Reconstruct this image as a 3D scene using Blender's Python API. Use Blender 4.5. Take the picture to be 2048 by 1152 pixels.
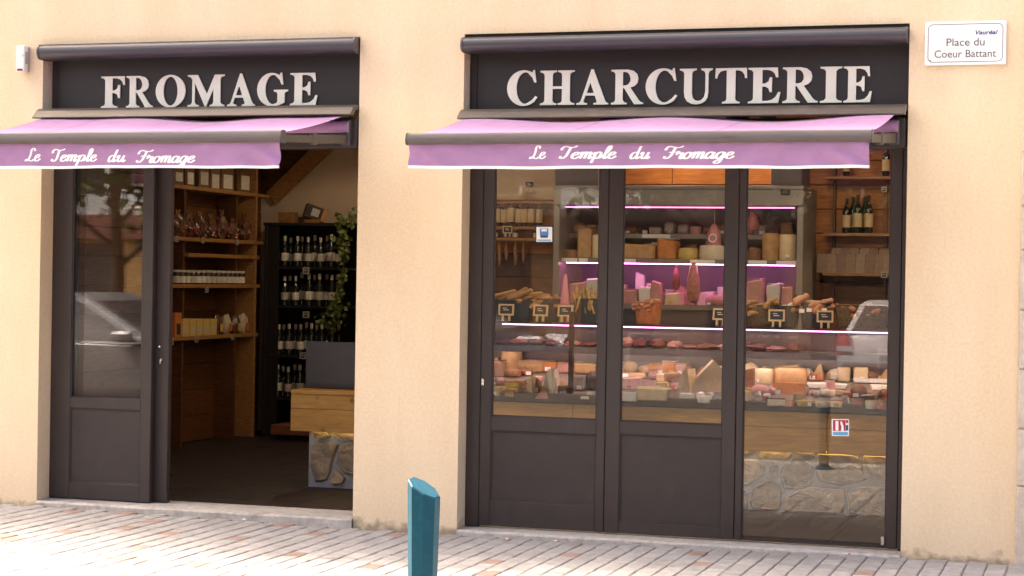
import bpy, bmesh, math, random
from mathutils import Vector, Matrix, noise as mnoise
random.seed(7)
for o in list(bpy.data.objects): bpy.data.objects.remove(o, do_unlink=True)
scene = bpy.context.scene
COL = scene.collection

# ------------------------------------------------------------------ camera
F_PX, CAM = 3778.0, Vector((3.784, -11.036, 1.55))
YAW, PITCH, ROLL = 0.3031, -0.0046, 0.0162
_fw = Vector((-math.sin(YAW)*math.cos(PITCH), math.cos(YAW)*math.cos(PITCH), math.sin(PITCH)))
_rt = Vector((math.cos(YAW), math.sin(YAW), 0)); _up = _rt.cross(_fw)
C_R = _rt*math.cos(ROLL) + _up*math.sin(ROLL); C_U = _up*math.cos(ROLL) - _rt*math.sin(ROLL); C_F = _fw
cam = bpy.data.cameras.new('camera'); cam_o = bpy.data.objects.new('camera', cam); COL.objects.link(cam_o)
cam.sensor_width = 36; cam.lens = F_PX/2048*36; cam.clip_start = .1; cam.clip_end = 2000
m = Matrix((C_R, C_U, -C_F)).transposed().to_4x4(); m.translation = CAM
cam_o.matrix_world = m; scene.camera = cam_o

# ------------------------------------------------------------------ sky, sun, exposure
SUN_EL, SUN_AZ = math.radians(52), math.radians(-112)      # azimuth measured from -Y (in front of the shop) towards +X
to_sun = Vector((math.sin(SUN_AZ)*math.cos(SUN_EL), -math.cos(SUN_AZ)*math.cos(SUN_EL), math.sin(SUN_EL)))
w = bpy.data.worlds.new('World'); scene.world = w; w.use_nodes = True
nt = w.node_tree; bg = nt.nodes['Background']
sky = nt.nodes.new('ShaderNodeTexSky'); sky.sky_type = 'NISHITA'; sky.sun_disc = False
sky.sun_elevation = SUN_EL; sky.sun_rotation = math.atan2(to_sun.x, to_sun.y)
sky.air_density = 0.6; sky.dust_density = 9.0; sky.ozone_density = 0.0
nt.links.new(sky.outputs[0], bg.inputs[0]); bg.inputs[1].default_value = 0.15
sun = bpy.data.lights.new('sun', 'SUN'); sun.energy = 2.0; sun.angle = math.radians(14); sun.color = (1, .95, .88)
sun_o = bpy.data.objects.new('sun', sun); COL.objects.link(sun_o)
sun_o.rotation_euler = to_sun.to_track_quat('Z', 'Y').to_euler(); sun_o.location = (-14, 8, 18)
scene.view_settings.view_transform = 'Standard'; scene.view_settings.look = 'None'
scene.view_settings.exposure = 2.5; scene.view_settings.gamma = 1.0
scene.view_settings.use_white_balance = True; scene.view_settings.white_balance_temperature = 7300; scene.view_settings.white_balance_tint = 10
scene.render.engine = 'CYCLES'
scene.cycles.use_denoising = True
scene.cycles.max_bounces = 8; scene.cycles.transparent_max_bounces = 24
scene.cycles.caustics_reflective = False; scene.cycles.caustics_refractive = False
scene.cycles.sample_clamp_indirect = 6

# ------------------------------------------------------------------ helpers
def ray(px, py): return C_F + C_R*((px-1024)/F_PX) - C_U*((py-576)/F_PX)
def P(px, py, Y):                       # point of the photograph on the plane y = Y
    d = ray(px, py); return CAM + d*((Y-CAM.y)/d.y)
def PX(px, py, X):                      # ... on the plane x = X
    d = ray(px, py); return CAM + d*((X-CAM.x)/d.x)
def PZ(px, py, Z):
    d = ray(px, py); return CAM + d*((Z-CAM.z)/d.z)
def proj(p):
    d = Vector(p)-CAM; z = d.dot(C_F); return (1024+F_PX*d.dot(C_R)/z, 576-F_PX*d.dot(C_U)/z, z)

class MB:
    def __init__(s): s.v = []; s.f = []
    def add(s, vs, fs):
        n = len(s.v); s.v += [Vector(v) for v in vs]; s.f += [[i+n for i in f] for f in fs]; return s
    def box(s, x0, x1, y0, y1, z0, z1, b=0.0, M=None):
        if x1 < x0: x0, x1 = x1, x0
        if y1 < y0: y0, y1 = y1, y0
        if z1 < z0: z0, z1 = z1, z0
        b = min(b, .49*min(x1-x0, y1-y0, z1-z0))
        if b <= 0:
            vs = [(x, y, z) for x in (x0, x1) for y in (y0, y1) for z in (z0, z1)]
            fs = [(0,1,3,2),(4,6,7,5),(0,4,5,1),(2,3,7,6),(0,2,6,4),(1,5,7,3)]
        else:
            vs, idx = [], {}
            lo, hi = (x0,y0,z0), (x1,y1,z1)
            for c in range(8):
                s3 = [(c>>k)&1 for k in range(3)]
                for ax in range(3):
                    p = [(hi[k] - b if s3[k] else lo[k] + b) for k in range(3)]
                    p[ax] = hi[ax] if s3[ax] else lo[ax]
                    idx[(c, ax)] = len(vs); vs.append(tuple(p))
            fs = []
            for ax in range(3):
                u, v_ = [(1,2),(2,0),(0,1)][ax]
                for sgn in (0, 1):
                    base = sgn << ax
                    q = [base, base|(1<<u), base|(1<<u)|(1<<v_), base|(1<<v_)]
                    if not sgn: q = q[::-1]
                    fs.append([idx[(c, ax)] for c in q])
                for a in (0, 1):
                    for b2 in (0, 1):
                        c0 = (a << u)|(b2 << v_); c1 = c0|(1 << ax)
                        f = [idx[(c0,u)], idx[(c1,u)], idx[(c1,v_)], idx[(c0,v_)]]
                        fs.append(f if (a == b2) else f[::-1])
            for c in range(8):
                f = [idx[(c,0)], idx[(c,1)], idx[(c,2)]]
                fs.append(f if bin(c).count('1') % 2 else f[::-1])
        if M is not None: vs = [M @ Vector(v) for v in vs]
        return s.add(vs, fs)
    def lathe(s, prof, n=16, o=(0,0,0), M=None, caps=True):
        vs = []
        for r, z in prof:
            for k in range(n):
                a = 2*math.pi*k/n; vs.append(Vector((r*math.cos(a), r*math.sin(a), z)))
        fs = []
        for j in range(len(prof)-1):
            for k in range(n):
                k2 = (k+1) % n; fs.append((j*n+k, j*n+k2, (j+1)*n+k2, (j+1)*n+k))
        if caps:
            fs.append(tuple(range(n))[::-1]); fs.append(tuple((len(prof)-1)*n+k for k in range(n)))
        if M is not None: vs = [M @ v for v in vs]
        return s.add([v+Vector(o) for v in vs], fs)
    def tube(s, pts, rad, n=8, caps=True):
        pts = [Vector(p) for p in pts]; vs = []; fs = []
        if not isinstance(rad, (list, tuple)): rad = [rad]*len(pts)
        for i, p in enumerate(pts):
            t = (pts[min(i+1, len(pts)-1)] - pts[max(i-1, 0)]).normalized()
            a = t.orthogonal().normalized() if i == 0 else (pa - t*pa.dot(t)).normalized()
            pa = a; b = t.cross(a)
            for k in range(n):
                q = 2*math.pi*k/n; vs.append(p + (a*math.cos(q)+b*math.sin(q))*rad[i])
        for j in range(len(pts)-1):
            for k in range(n):
                k2 = (k+1) % n; fs.append((j*n+k, j*n+k2, (j+1)*n+k2, (j+1)*n+k))
        if caps: fs.append(tuple(range(n))[::-1]); fs.append(tuple((len(pts)-1)*n+k for k in range(n)))
        return s.add(vs, fs)
    def prism(s, poly, a, b, ax='y', M=None):     # poly in the two other axes, extruded from a to b along ax
        def mk(p, t): return {'x': (t, p[0], p[1]), 'y': (p[0], t, p[1]), 'z': (p[0], p[1], t)}[ax]
        n = len(poly); vs = [mk(p, a) for p in poly] + [mk(p, b) for p in poly]
        if M is not None: vs = [M @ Vector(v) for v in vs]
        fs = [tuple(range(n)), tuple(range(2*n-1, n-1, -1))] + [(i, n+i, n+(i+1) % n, (i+1) % n) for i in range(n)]
        return s.add(vs, fs)
    def build(s, name, mat, parent=None, origin=None, smooth=False, fixn=True):
        org = Vector(origin) if origin is not None else (ORG.get(parent.name, Vector()) if parent else Vector())
        me = bpy.data.meshes.new(name)
        me.from_pydata([tuple(v-org) for v in s.v], [], s.f)
        if fixn:
            bm = bmesh.new(); bm.from_mesh(me); bmesh.ops.recalc_face_normals(bm, faces=bm.faces); bm.to_mesh(me); bm.free()
        if smooth:
            me.polygons.foreach_set('use_smooth', [True]*len(me.polygons))
            try: me.set_sharp_from_angle(angle=math.radians(38))
            except Exception: pass
        me.materials.append(mat)
        return place(name, me, parent, org)
ORG = {}
def place(name, data, parent, org):
    o = bpy.data.objects.new(name, data); COL.objects.link(o)
    if parent is not None: o.parent = parent
    else: o.location = org
    ORG[o.name] = Vector(org); return o
def tag(o, label=None, cat=None, group=None, kind=None):
    if label: o['label'] = label
    if cat: o['category'] = cat
    if group: o['group'] = group
    if kind: o['kind'] = kind
    return o
def thing(name, label, cat, loc=(0,0,0), group=None):
    o = place(name, None, None, Vector(loc)); o.location = loc; o.empty_display_size = .1
    return tag(o, label, cat, group)
def copy_tree(o, parent=None):
    c = o.copy(); COL.objects.link(c)
    if parent is not None: c.parent = parent; c.matrix_parent_inverse = Matrix()
    ORG[c.name] = ORG.get(o.name, Vector())
    for ch in [x for x in KIDS.get(o.name, [])]: KIDS.setdefault(c.name, []).append(copy_tree(ch, c))
    return c
KIDS = {}
def kid(o):
    KIDS.setdefault(o.parent.name, []).append(o); return o
def put(proto, used, loc, rz=0, label=None, group=None, scale=1):
    o = proto if not used else copy_tree(proto)
    o.location = loc; o.rotation_euler = (0, 0, rz); o.scale = (scale,)*3 if not isinstance(scale, tuple) else scale
    if label: o['label'] = label
    if group: o['group'] = group
    return o
_ON = ('first','second','third','fourth','fifth','sixth','seventh','eighth','ninth','tenth','eleventh','twelfth','thirteenth','fourteenth','fifteenth','sixteenth','seventeenth','eighteenth','nineteenth')
ORDW = _ON + tuple(w for t, tt in (('twenty','twentieth'),('thirty','thirtieth'),('forty','fortieth'),('fifty','fiftieth')) for w in (tt,)+tuple(t+'-'+o for o in _ON[:9]))

# ------------------------------------------------------------------ materials
MATS = {}
def mat(name, col, rough=.6, metal=0, var=.0, vscale=8, bump=0, bscale=60, rnd=0, coat=0, spec=.5, coords='pos', stretch=(1,1,1), trans=0, sss=0, col2=None, detail=4):
    if name in MATS: return MATS[name]
    m = bpy.data.materials.new(name); m.use_nodes = True; MATS[name] = m
    N, L = m.node_tree.nodes, m.node_tree.links; b = N['Principled BSDF']
    b.inputs['Base Color'].default_value = (*col, 1); b.inputs['Roughness'].default_value = rough; b.inputs['Metallic'].default_value = metal
    b.inputs['Specular IOR Level'].default_value = spec
    if coat: b.inputs['Coat Weight'].default_value = coat; b.inputs['Coat Roughness'].default_value = .08
    if trans: b.inputs['Transmission Weight'].default_value = trans
    if sss: b.inputs['Subsurface Weight'].default_value = sss; b.inputs['Subsurface Radius'].default_value = (.01,.006,.003); b.inputs['Subsurface Scale'].default_value=.5
    vec = None
    if var or bump:
        if coords == 'pos': g = N.new('ShaderNodeNewGeometry'); out = g.outputs['Position']
        else: g = N.new('ShaderNodeTexCoord'); out = g.outputs['Object']
        mp = N.new('ShaderNodeMapping'); mp.inputs['Scale'].default_value = stretch; L.new(out, mp.inputs[0]); vec = mp.outputs[0]
    colout = None
    if var or rnd:
        fac = None
        if var:
            n1 = N.new('ShaderNodeTexNoise'); n1.inputs['Scale'].default_value = vscale; n1.inputs['Detail'].default_value = detail; n1.inputs['Roughness'].default_value = .62
            L.new(vec, n1.inputs['Vector'])
            mr = N.new('ShaderNodeMapRange'); mr.inputs[1].default_value = .28; mr.inputs[2].default_value = .72
            L.new(n1.outputs['Fac'], mr.inputs[0])
            mx = N.new('ShaderNodeMix'); mx.data_type = 'RGBA'
            c2 = col2 or tuple(c*(1-var) for c in col); c1 = col if col2 else tuple(min(1, c*(1+var*.6)) for c in col)
            mx.inputs[6].default_value = (*c2, 1); mx.inputs[7].default_value = (*c1, 1)
            L.new(mr.outputs[0], mx.inputs[0]); colout = mx.outputs[2]
        if rnd:
            oi = N.new('ShaderNodeObjectInfo'); hs = N.new('ShaderNodeHueSaturation')
            mr2 = N.new('ShaderNodeMapRange'); mr2.inputs[3].default_value = 1-rnd; mr2.inputs[4].default_value = 1+rnd*.7
            L.new(oi.outputs['Random'], mr2.inputs[0]); L.new(mr2.outputs[0], hs.inputs['Value'])
            if colout: L.new(colout, hs.inputs['Color'])
            else: hs.inputs['Color'].default_value = (*col, 1)
            colout = hs.outputs[0]
        L.new(colout, b.inputs['Base Color'])
    if bump:
        n2 = N.new('ShaderNodeTexNoise'); n2.inputs['Scale'].default_value = bscale; n2.inputs['Detail'].default_value = 3
        L.new(vec, n2.inputs['Vector'])
        bp = N.new('ShaderNodeBump'); bp.inputs['Strength'].default_value = min(1, bump); bp.inputs['Distance'].default_value = .01 if bump <= 1 else .01*bump
        L.new(n2.outputs['Fac'], bp.inputs['Height']); L.new(bp.outputs[0], b.inputs['Normal'])
    return m
def emit(name, col, strength):
    if name in MATS: return MATS[name]
    m = bpy.data.materials.new(name); m.use_nodes = True; MATS[name] = m
    b = m.node_tree.nodes['Principled BSDF']; b.inputs['Base Color'].default_value = (*col, 1)
    b.inputs['Emission Color'].default_value = (*col, 1); b.inputs['Emission Strength'].default_value = strength; return m
def glass(name, ior=1.5, tint=(1,1,1), rough=0.0):
    m = bpy.data.materials.new(name); m.use_nodes = True; MATS[name] = m
    N, L = m.node_tree.nodes, m.node_tree.links; N.remove(N['Principled BSDF'])
    t = N.new('ShaderNodeBsdfTransparent'); t.inputs[0].default_value = (*tint, 1)
    g = N.new('ShaderNodeBsdfGlossy'); g.inputs['Roughness'].default_value = rough; g.inputs[0].default_value = (1,1,1,1)
    fr = N.new('ShaderNodeFresnel'); fr.inputs[0].default_value = ior
    mx = N.new('ShaderNodeMixShader'); L.new(fr.outputs[0], mx.inputs[0]); L.new(t.outputs[0], mx.inputs[1]); L.new(g.outputs[0], mx.inputs[2])
    L.new(mx.outputs[0], N['Material Output'].inputs[0]); return m

def wall_material():
    m = mat('render_wall', (.83,.67,.475), .95, var=.09, vscale=55, bump=.32, bscale=150, spec=.1, detail=6)
    N, L = m.node_tree.nodes, m.node_tree.links; b = N['Principled BSDF']
    src = b.inputs['Base Color'].links[0].from_socket
    g = N.new('ShaderNodeNewGeometry'); n = N.new('ShaderNodeTexNoise'); n.inputs['Scale'].default_value = 1.6; n.inputs['Detail'].default_value = 7
    mp = N.new('ShaderNodeMapping'); mp.inputs['Scale'].default_value = (1.6,1,.45); L.new(g.outputs['Position'], mp.inputs[0]); L.new(mp.outputs[0], n.inputs['Vector'])
    r = N.new('ShaderNodeMapRange'); r.inputs[1].default_value = .35; r.inputs[2].default_value = .7; L.new(n.outputs['Fac'], r.inputs[0])
    mx = N.new('ShaderNodeMix'); mx.data_type = 'RGBA'; mx.blend_type = 'MULTIPLY'; mx.inputs[7].default_value = (.94,.90,.86,1)
    L.new(r.outputs[0], mx.inputs[0]); L.new(src, mx.inputs[6])
    # splash dirt and moss just above the paving, ragged
    sx = N.new('ShaderNodeSeparateXYZ'); L.new(g.outputs['Position'], sx.inputs[0])
    n3 = N.new('ShaderNodeTexNoise'); n3.inputs['Scale'].default_value = 14; n3.inputs['Detail'].default_value = 6; L.new(g.outputs['Position'], n3.inputs['Vector'])
    ma = N.new('ShaderNodeMath'); ma.operation = 'MULTIPLY_ADD'; ma.inputs[1].default_value = .22; ma.inputs[2].default_value = -.085; L.new(n3.outputs['Fac'], ma.inputs[0])
    su = N.new('ShaderNodeMath'); su.operation = 'SUBTRACT'; L.new(ma.outputs[0], su.inputs[0]); L.new(sx.outputs['Z'], su.inputs[1])
    r2 = N.new('ShaderNodeMapRange'); r2.inputs[1].default_value = -.01; r2.inputs[2].default_value = .05; r2.inputs[4].default_value = .75; L.new(su.outputs[0], r2.inputs[0])
    mx2 = N.new('ShaderNodeMix'); mx2.data_type = 'RGBA'; mx2.inputs[7].default_value = (.23,.19,.13,1)
    L.new(r2.outputs[0], mx2.inputs[0]); L.new(mx.outputs[2], mx2.inputs[6]); L.new(mx2.outputs[2], b.inputs['Base Color'])
    return m
def wood(name, col, dark, sc=6, stretch=(1,1,14), rough=.5, rnd=.0, knots=True):
    """planks: grain stretched along one axis, a few dark knots"""
    m = bpy.data.materials.new(name); m.use_nodes = True; MATS[name] = m
    N, L = m.node_tree.nodes, m.node_tree.links; b = N['Principled BSDF']; b.inputs['Roughness'].default_value = rough
    g = N.new('ShaderNodeNewGeometry'); mp = N.new('ShaderNodeMapping'); mp.inputs['Scale'].default_value = stretch; L.new(g.outputs['Position'], mp.inputs[0])
    n = N.new('ShaderNodeTexNoise'); n.inputs['Scale'].default_value = sc; n.inputs['Detail'].default_value = 6; n.inputs['Distortion'].default_value = .6; L.new(mp.outputs[0], n.inputs['Vector'])
    r = N.new('ShaderNodeMapRange'); r.inputs[1].default_value = .3; r.inputs[2].default_value = .7; L.new(n.outputs['Fac'], r.inputs[0])
    mx = N.new('ShaderNodeMix'); mx.data_type = 'RGBA'; mx.inputs[6].default_value = (*dark, 1); mx.inputs[7].default_value = (*col, 1); L.new(r.outputs[0], mx.inputs[0])
    out = mx.outputs[2]
    if knots:
        vo = N.new('ShaderNodeTexVoronoi'); vo.inputs['Scale'].default_value = 4.2; L.new(g.outputs['Position'], vo.inputs['Vector'])
        r3 = N.new('ShaderNodeMapRange'); r3.inputs[1].default_value = .05; r3.inputs[2].default_value = .11; r3.inputs[3].default_value = .75; r3.inputs[4].default_value = 0; L.new(vo.outputs['Distance'], r3.inputs[0])
        mk = N.new('ShaderNodeMix'); mk.data_type = 'RGBA'; mk.inputs[7].default_value = (*[c*.35 for c in dark], 1); L.new(r3.outputs[0], mk.inputs[0]); L.new(out, mk.inputs[6]); out = mk.outputs[2]
    if rnd:
        oi = N.new('ShaderNodeObjectInfo'); hs = N.new('ShaderNodeHueSaturation'); mr2 = N.new('ShaderNodeMapRange')
        mr2.inputs[3].default_value = 1-rnd; mr2.inputs[4].default_value = 1+rnd; L.new(oi.outputs['Random'], mr2.inputs[0]); L.new(mr2.outputs[0], hs.inputs['Value']); L.new(out, hs.inputs['Color']); out = hs.outputs[0]
    L.new(out, b.inputs['Base Color'])
    bp = N.new('ShaderNodeBump'); bp.inputs['Strength'].default_value = .25; bp.inputs['Distance'].default_value = .004; L.new(n.outputs['Fac'], bp.inputs['Height']); L.new(bp.outputs[0], b.inputs['Normal'])
    return m
M_WALL = wall_material()
M_FRAME = mat('dark_frame', (.033,.0225,.0215), .48, var=.22, vscale=9, bump=.06, bscale=200, stretch=(1,1,.35), detail=8)
M_FRAME2 = mat('dark_panel', (.033,.0225,.0215), .55, var=.2, vscale=6, detail=8)
M_BOARD = mat('sign_board', (.022,.017,.017), .5, var=.15, vscale=2)
M_LETTER = mat('letter_cream', (.97,.95,.80), .5, var=.04, vscale=12)
M_CASS = mat('cassette_metal', (.066,.062,.072), .36, metal=.2, var=.06, vscale=4)
M_HOOD = mat('hood_metal', (.10,.083,.070), .42, metal=.25, var=.12, vscale=5, stretch=(1,6,6))
M_BAR = mat('bar_metal', (.135,.115,.108), .34, metal=.3, var=.10, vscale=5, stretch=(1,6,6))
M_STONE_SILL = mat('threshold_stone', (.50,.46,.42), .85, var=.25, vscale=22, bump=.4, bscale=90)
M_SETT = mat('sett_pale', (.36,.345,.335), .88, var=.24, vscale=16, bump=.5, bscale=110, rnd=.13, detail=6)
M_SETT_R = mat('sett_red', (.32,.225,.19), .88, var=.25, vscale=20, bump=.5, bscale=110, rnd=.2)
M_JOINT = mat('joint_sand', (.33,.31,.29), .95, var=.35, vscale=30, bump=.5, bscale=120)
M_GLASS = glass('window_glass', 1.47)
M_CASEGLASS = glass('case_glass', 1.32)
M_WHITE = mat('white_paint', (.82,.82,.80), .5)
M_PLATE = mat('enamel_white', (.86,.86,.86), .3, var=.02, vscale=10)
M_BLACK = mat('black_ink', (.02,.02,.022), .5)
M_BLUEINK = mat('blue_ink', (.02,.05,.22), .5)
M_CHROME = mat('chrome', (.75,.74,.72), .2, metal=1)

def stain(m, scale, lo, hi, col, amt, stretch=(1,1,1), detail=8):
    N, L = m.node_tree.nodes, m.node_tree.links; b = N['Principled BSDF']; inp = b.inputs['Base Color']
    g = N.new('ShaderNodeNewGeometry'); mp = N.new('ShaderNodeMapping'); mp.inputs['Scale'].default_value = stretch; L.new(g.outputs['Position'], mp.inputs[0])
    n = N.new('ShaderNodeTexNoise'); n.inputs['Scale'].default_value = scale; n.inputs['Detail'].default_value = detail; n.inputs['Roughness'].default_value = .65; L.new(mp.outputs[0], n.inputs['Vector'])
    r = N.new('ShaderNodeMapRange'); r.inputs[1].default_value = lo; r.inputs[2].default_value = hi; r.inputs[4].default_value = amt; L.new(n.outputs['Fac'], r.inputs[0])
    mx = N.new('ShaderNodeMix'); mx.data_type = 'RGBA'; mx.inputs[7].default_value = (*col, 1); L.new(r.outputs[0], mx.inputs[0])
    if inp.links: L.new(inp.links[0].from_socket, mx.inputs[6])
    else: mx.inputs[6].default_value = inp.default_value
    L.new(mx.outputs[2], inp)
stain(M_SETT, 1.7, .50, .72, (.22,.20,.18), .55); stain(M_SETT, 26, .66, .72, (.12,.11,.10), .6)
stain(M_SETT_R, 1.7, .50, .72, (.20,.15,.13), .5)
stain(M_STONE_SILL, 7, .52, .70, (.22,.20,.17), .6)
stain(M_FRAME, 5, .58, .75, (.075,.062,.052), .28, (1,1,.3)); stain(M_FRAME2, 4, .56, .75, (.075,.062,.052), .28)
stain(M_WALL, 3.2, .60, .78, (.55,.44,.31), .22, (2.2,1,.35)); stain(M_WALL, 75, .70, .76, (.40,.29,.18), .35)
stain(M_HOOD, 9, .52, .7, (.20,.17,.14), .4, (1,4,4)); stain(M_BAR, 9, .55, .7, (.07,.06,.055), .5, (1,4,4))
# ------------------------------------------------------------------ ground and paving
XA, XB, XC, XD, ZT, ZL, ZR = -2.953, -.692, 0.0, 2.70, 3.057, .029, 0.0
XE = 3.336                                     # where the corner stones begin
GZ = [(-40,-.03),(-3.6,-.022),(-2.96,.0),(-.69,-.03),(0,-.033),(2.7,-.013),(3.4,-.012),(40,-.02)]
def gz(x):
    for (a, za), (b, zb) in zip(GZ, GZ[1:]):
        if a <= x <= b: return za + (zb-za)*(x-a)/(b-a)
    return -.03
mb = MB(); S = 700
mb.add([(-S,-S,-.16),(S,-S,-.16),(S,S,-.16),(-S,S,-.16)], [(0,1,2,3)])
tag(mb.build('ground', mat('far_ground', (.22,.21,.19), .95, var=.3, vscale=.4)), kind='structure')
mb = MB()                                      # asphalt street between the two pavements
mb.add([(-60,-30,-.13),(60,-30,-.13),(60,-5.2,-.13),(-60,-5.2,-.13)], [(0,1,2,3)])
tag(mb.build('road', mat('asphalt', (.085,.083,.08), .9, var=.25, vscale=40, bump=.4, bscale=200)), kind='structure')
mb = MB()
xs = sorted(set([-20,20]+[x for x, _ in GZ if -20 < x < 20]))
for a, b in zip(xs, xs[1:]):
    mb.add([(a,-5.2,gz(a)-.008),(b,-5.2,gz(b)-.008),(b,.3,gz(b)-.008),(a,.3,gz(a)-.008)], [(0,1,2,3)])
pave = tag(mb.build('pavement', M_JOINT), kind='structure')
mb = MB(); mb.box(-20,20,-5.36,-5.2,-.15,-.02,.015); mb.build('kerb', M_STONE_SILL, pave)

def sett_mesh(w, d, name, m, seed):
    r = random.Random(seed); b = .005
    def ring(k, z, j=0): return [((-1 if i in (0,3) else 1)*(w/2-k)+r.uniform(-j,j), (-1 if i < 2 else 1)*(d/2-k)+r.uniform(-j,j), z) for i in range(4)]
    q = MB(); top = ring(b*1.6, .004, .003); mid = ring(b*.5, 0, .002); low = ring(0, -.03)
    q.add(low+mid+top, [(0,1,5,4),(1,2,6,5),(2,3,7,6),(3,0,4,7),(4,5,9,8),(5,6,10,9),(6,7,11,10),(7,4,8,11),(8,9,10,11)])
    me = bpy.data.meshes.new(name); me.from_pydata([tuple(v) for v in q.v], [], q.f); me.materials.append(m); return me, q
SW, SD = .112, .165
pale = [sett_mesh(SW-.004, SD-.004, 'sett', M_SETT, k) for k in range(5)]
red = [sett_mesh(SW-.004, SD-.004, 'sett', M_SETT_R, 40+k) for k in range(2)]
cells = []
for i in range(-52, 48):
    off = random.Random(i*13).random()*SD
    for j in range(0, 30):
        x = i*SW; y = -.02 - off*.0 - (j+.5)*SD - (SD*.5 if i % 2 else 0) + random.uniform(-.004,.004)
        if i % 2 and j == 0: pass
        u, v, z = proj((x, y, gz(x)))
        if -260 < u < 2300 and v < 1330 and y > -5.0:
            vis = -15 < u < 2063 and v < 1160
            cells.append((z if vis else z+100, x, y, random.random() < .04))
cells.sort(); rest = {0: MB(), 1: MB()}
for n, (z, x, y, isred) in enumerate(cells):
    me, q = random.choice(red if isred else pale)
    rz = random.uniform(-.012,.012); loc = Vector((x, y, gz(x) + random.uniform(-.0015,.0015)))
    if n < 300:
        o = place('sett', me, pave, Vector()); o.location = loc; o.rotation_euler = (random.uniform(-.008,.008), random.uniform(-.008,.008), rz)
    else: rest[int(isred)].add([v+loc for v in q.v], q.f)
tag(rest[0].build('sett_field', M_SETT, pave, fixn=False), kind='stuff')
tag(rest[1].build('red_sett_field', M_SETT_R, pave, fixn=False), kind='stuff')

# ------------------------------------------------------------------ the building
bld = thing('shop_building', 'peach rendered shop building with two dark framed shopfront openings', 'building', (0,0,0))
WT, TOPZ = .32, 5.2
xs = [-11, XA, XB, XC, XD, 7.5]; zs = [-.2, ZT, TOPZ]
mb = MB(); DY = {0: 0.0, 1: WT}
vi = {}
def wv(i, k, y):
    key = (i, k, y)
    if key not in vi: vi[key] = len(mb.v); mb.v.append(Vector((xs[i], y, zs[k])))
    return vi[key]
for y in (0.0, WT):
    for i in range(5):
        for k in range(2):
            if k == 0 and i in (1, 3): continue
            mb.f.append([wv(i,k,y), wv(i+1,k,y), wv(i+1,k+1,y), wv(i,k+1,y)])
for i in (1, 3):
    mb.f.append([wv(i,0,0.0), wv(i,1,0.0), wv(i,1,WT), wv(i,0,WT)]); mb.f.append([wv(i+1,0,0.0), wv(i+1,1,0.0), wv(i+1,1,WT), wv(i+1,0,WT)])
    mb.f.append([wv(i,1,0.0), wv(i+1,1,0.0), wv(i+1,1,WT), wv(i,1,WT)])
wall = mb.build('wall', M_WALL, bld)
mb = MB(); mb.box(-11,7.5,.33,7.2,5.0,5.2); mb.build('roof_slab', M_STONE_SILL, bld)
mb = MB(); mb.box(-11,-10.7,.33,7.2,-.2,5.0); mb.box(7.2,7.5,.33,7.2,-.2,5.0); mb.box(-11,7.5,7.2,7.5,-.2,5.0); mb.build('rear_wall', M_WALL, bld)
# corner stones at the right-hand edge
edges = [-.1]+[P(2040, py, 0).z for py in (972, 857, 738, 620, 500, 412, 305, 192, 80)]
edges += [edges[-1]+.33*k for k in range(1, 6)]
for a, b in zip(edges, edges[1:]):
    mb = MB(); mb.box(XE, XE+.62, -.022, .004, a+.004, b-.004, .006); mb.build('corner_stone', mat('corner_stone', (.60,.52,.43), .9, var=.15, vscale=18, bump=.5, bscale=120), bld)
for (a, b, zt, zb) in ((XA, XB, ZL, -.1), (XC, XD, ZR, -.1)):
    mb = MB(); n = 26; prof = [(-.012,zb),(-.014,zt-.012),(-.004,zt),(.34,zt+.004),(.34,zb)]
    for k in range(n+1):
        x = a+.002+(b-a-.004)*k/n
        mb.v += [Vector((x, y+(random.uniform(-.004,.003) if y < 0 else 0), z+(random.uniform(-.003,.002) if q in (1,2) else 0))) for q, (y, z) in enumerate(prof)]
    for k in range(n):
        for q in range(4): mb.f.append([k*5+q, k*5+q+1, (k+1)*5+q+1, (k+1)*5+q])
    mb.build('threshold', M_STONE_SILL, bld)

YF = .15
def X(px, py, Y=YF): return P(px, py, Y).x
def Z(px, py, Y=YF): return P(px, py, Y).z
def leaf(x0, x1, zb, gl, gr, gz0, gtop, pt, pb, y0, y1, lab=None, panel=True, label=None):
    """one door leaf: two stiles, rails, glass, a sunk lower panel"""
    mb = MB(); b = .004
    mb.box(x0, gl, y0, y1, zb, 2.72, b); mb.box(gr, x1, y0, y1, zb, 2.72, b)
    mb.box(gl-.002, gr+.002, y0+.003, y1-.003, gtop, 2.719, b)
    if panel:
        mb.box(gl-.002, gr+.002, y0+.003, y1-.003, pt, gz0, b)
        mb.box(gl-.002, gr+.002, y0+.003, y1-.003, zb+.001, pb, b)
    else: mb.box(gl-.002, gr+.002, y0+.003, y1-.003, zb+.001, gz0, b)
    d = mb.build('door', M_FRAME, bld)
    if label: d['label'] = label
    g = MB(); g.box(gl-.003, gr+.003, (y0+y1)/2-.004, (y0+y1)/2+.004, gz0-.003, gtop+.003); g.build('pane', M_GLASS, d)
    if panel:
        p = MB(); p.box(gl-.003, gr+.003, y0+.014, y1-.014, pb-.003, pt+.003); p.build('panel', M_FRAME2, d)
        p = MB()                                     # raised moulding round the panel
        for (a, c, e, f) in ((gl, gl+.008, pb, pt), (gr-.008, gr, pb, pt), (gl+.0081, gr-.0081, pb, pb+.008), (gl+.0081, gr-.0081, pt-.008, pt)): p.box(a, c, y0+.006, y0+.02, e, f, .002)
        p.build('moulding', M_FRAME, d)
    # glazing bead
    p = MB()
    for (a, c, e, f) in ((gl, gl+.007, gz0, gtop), (gr-.007, gr, gz0, gtop), (gl+.0071, gr-.0071, gz0, gz0+.007)): p.box(a, c, y0+.008, y0+.022, e, f, .002)
    p.build('glazing_bead', M_FRAME2, d)
    return d
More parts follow.
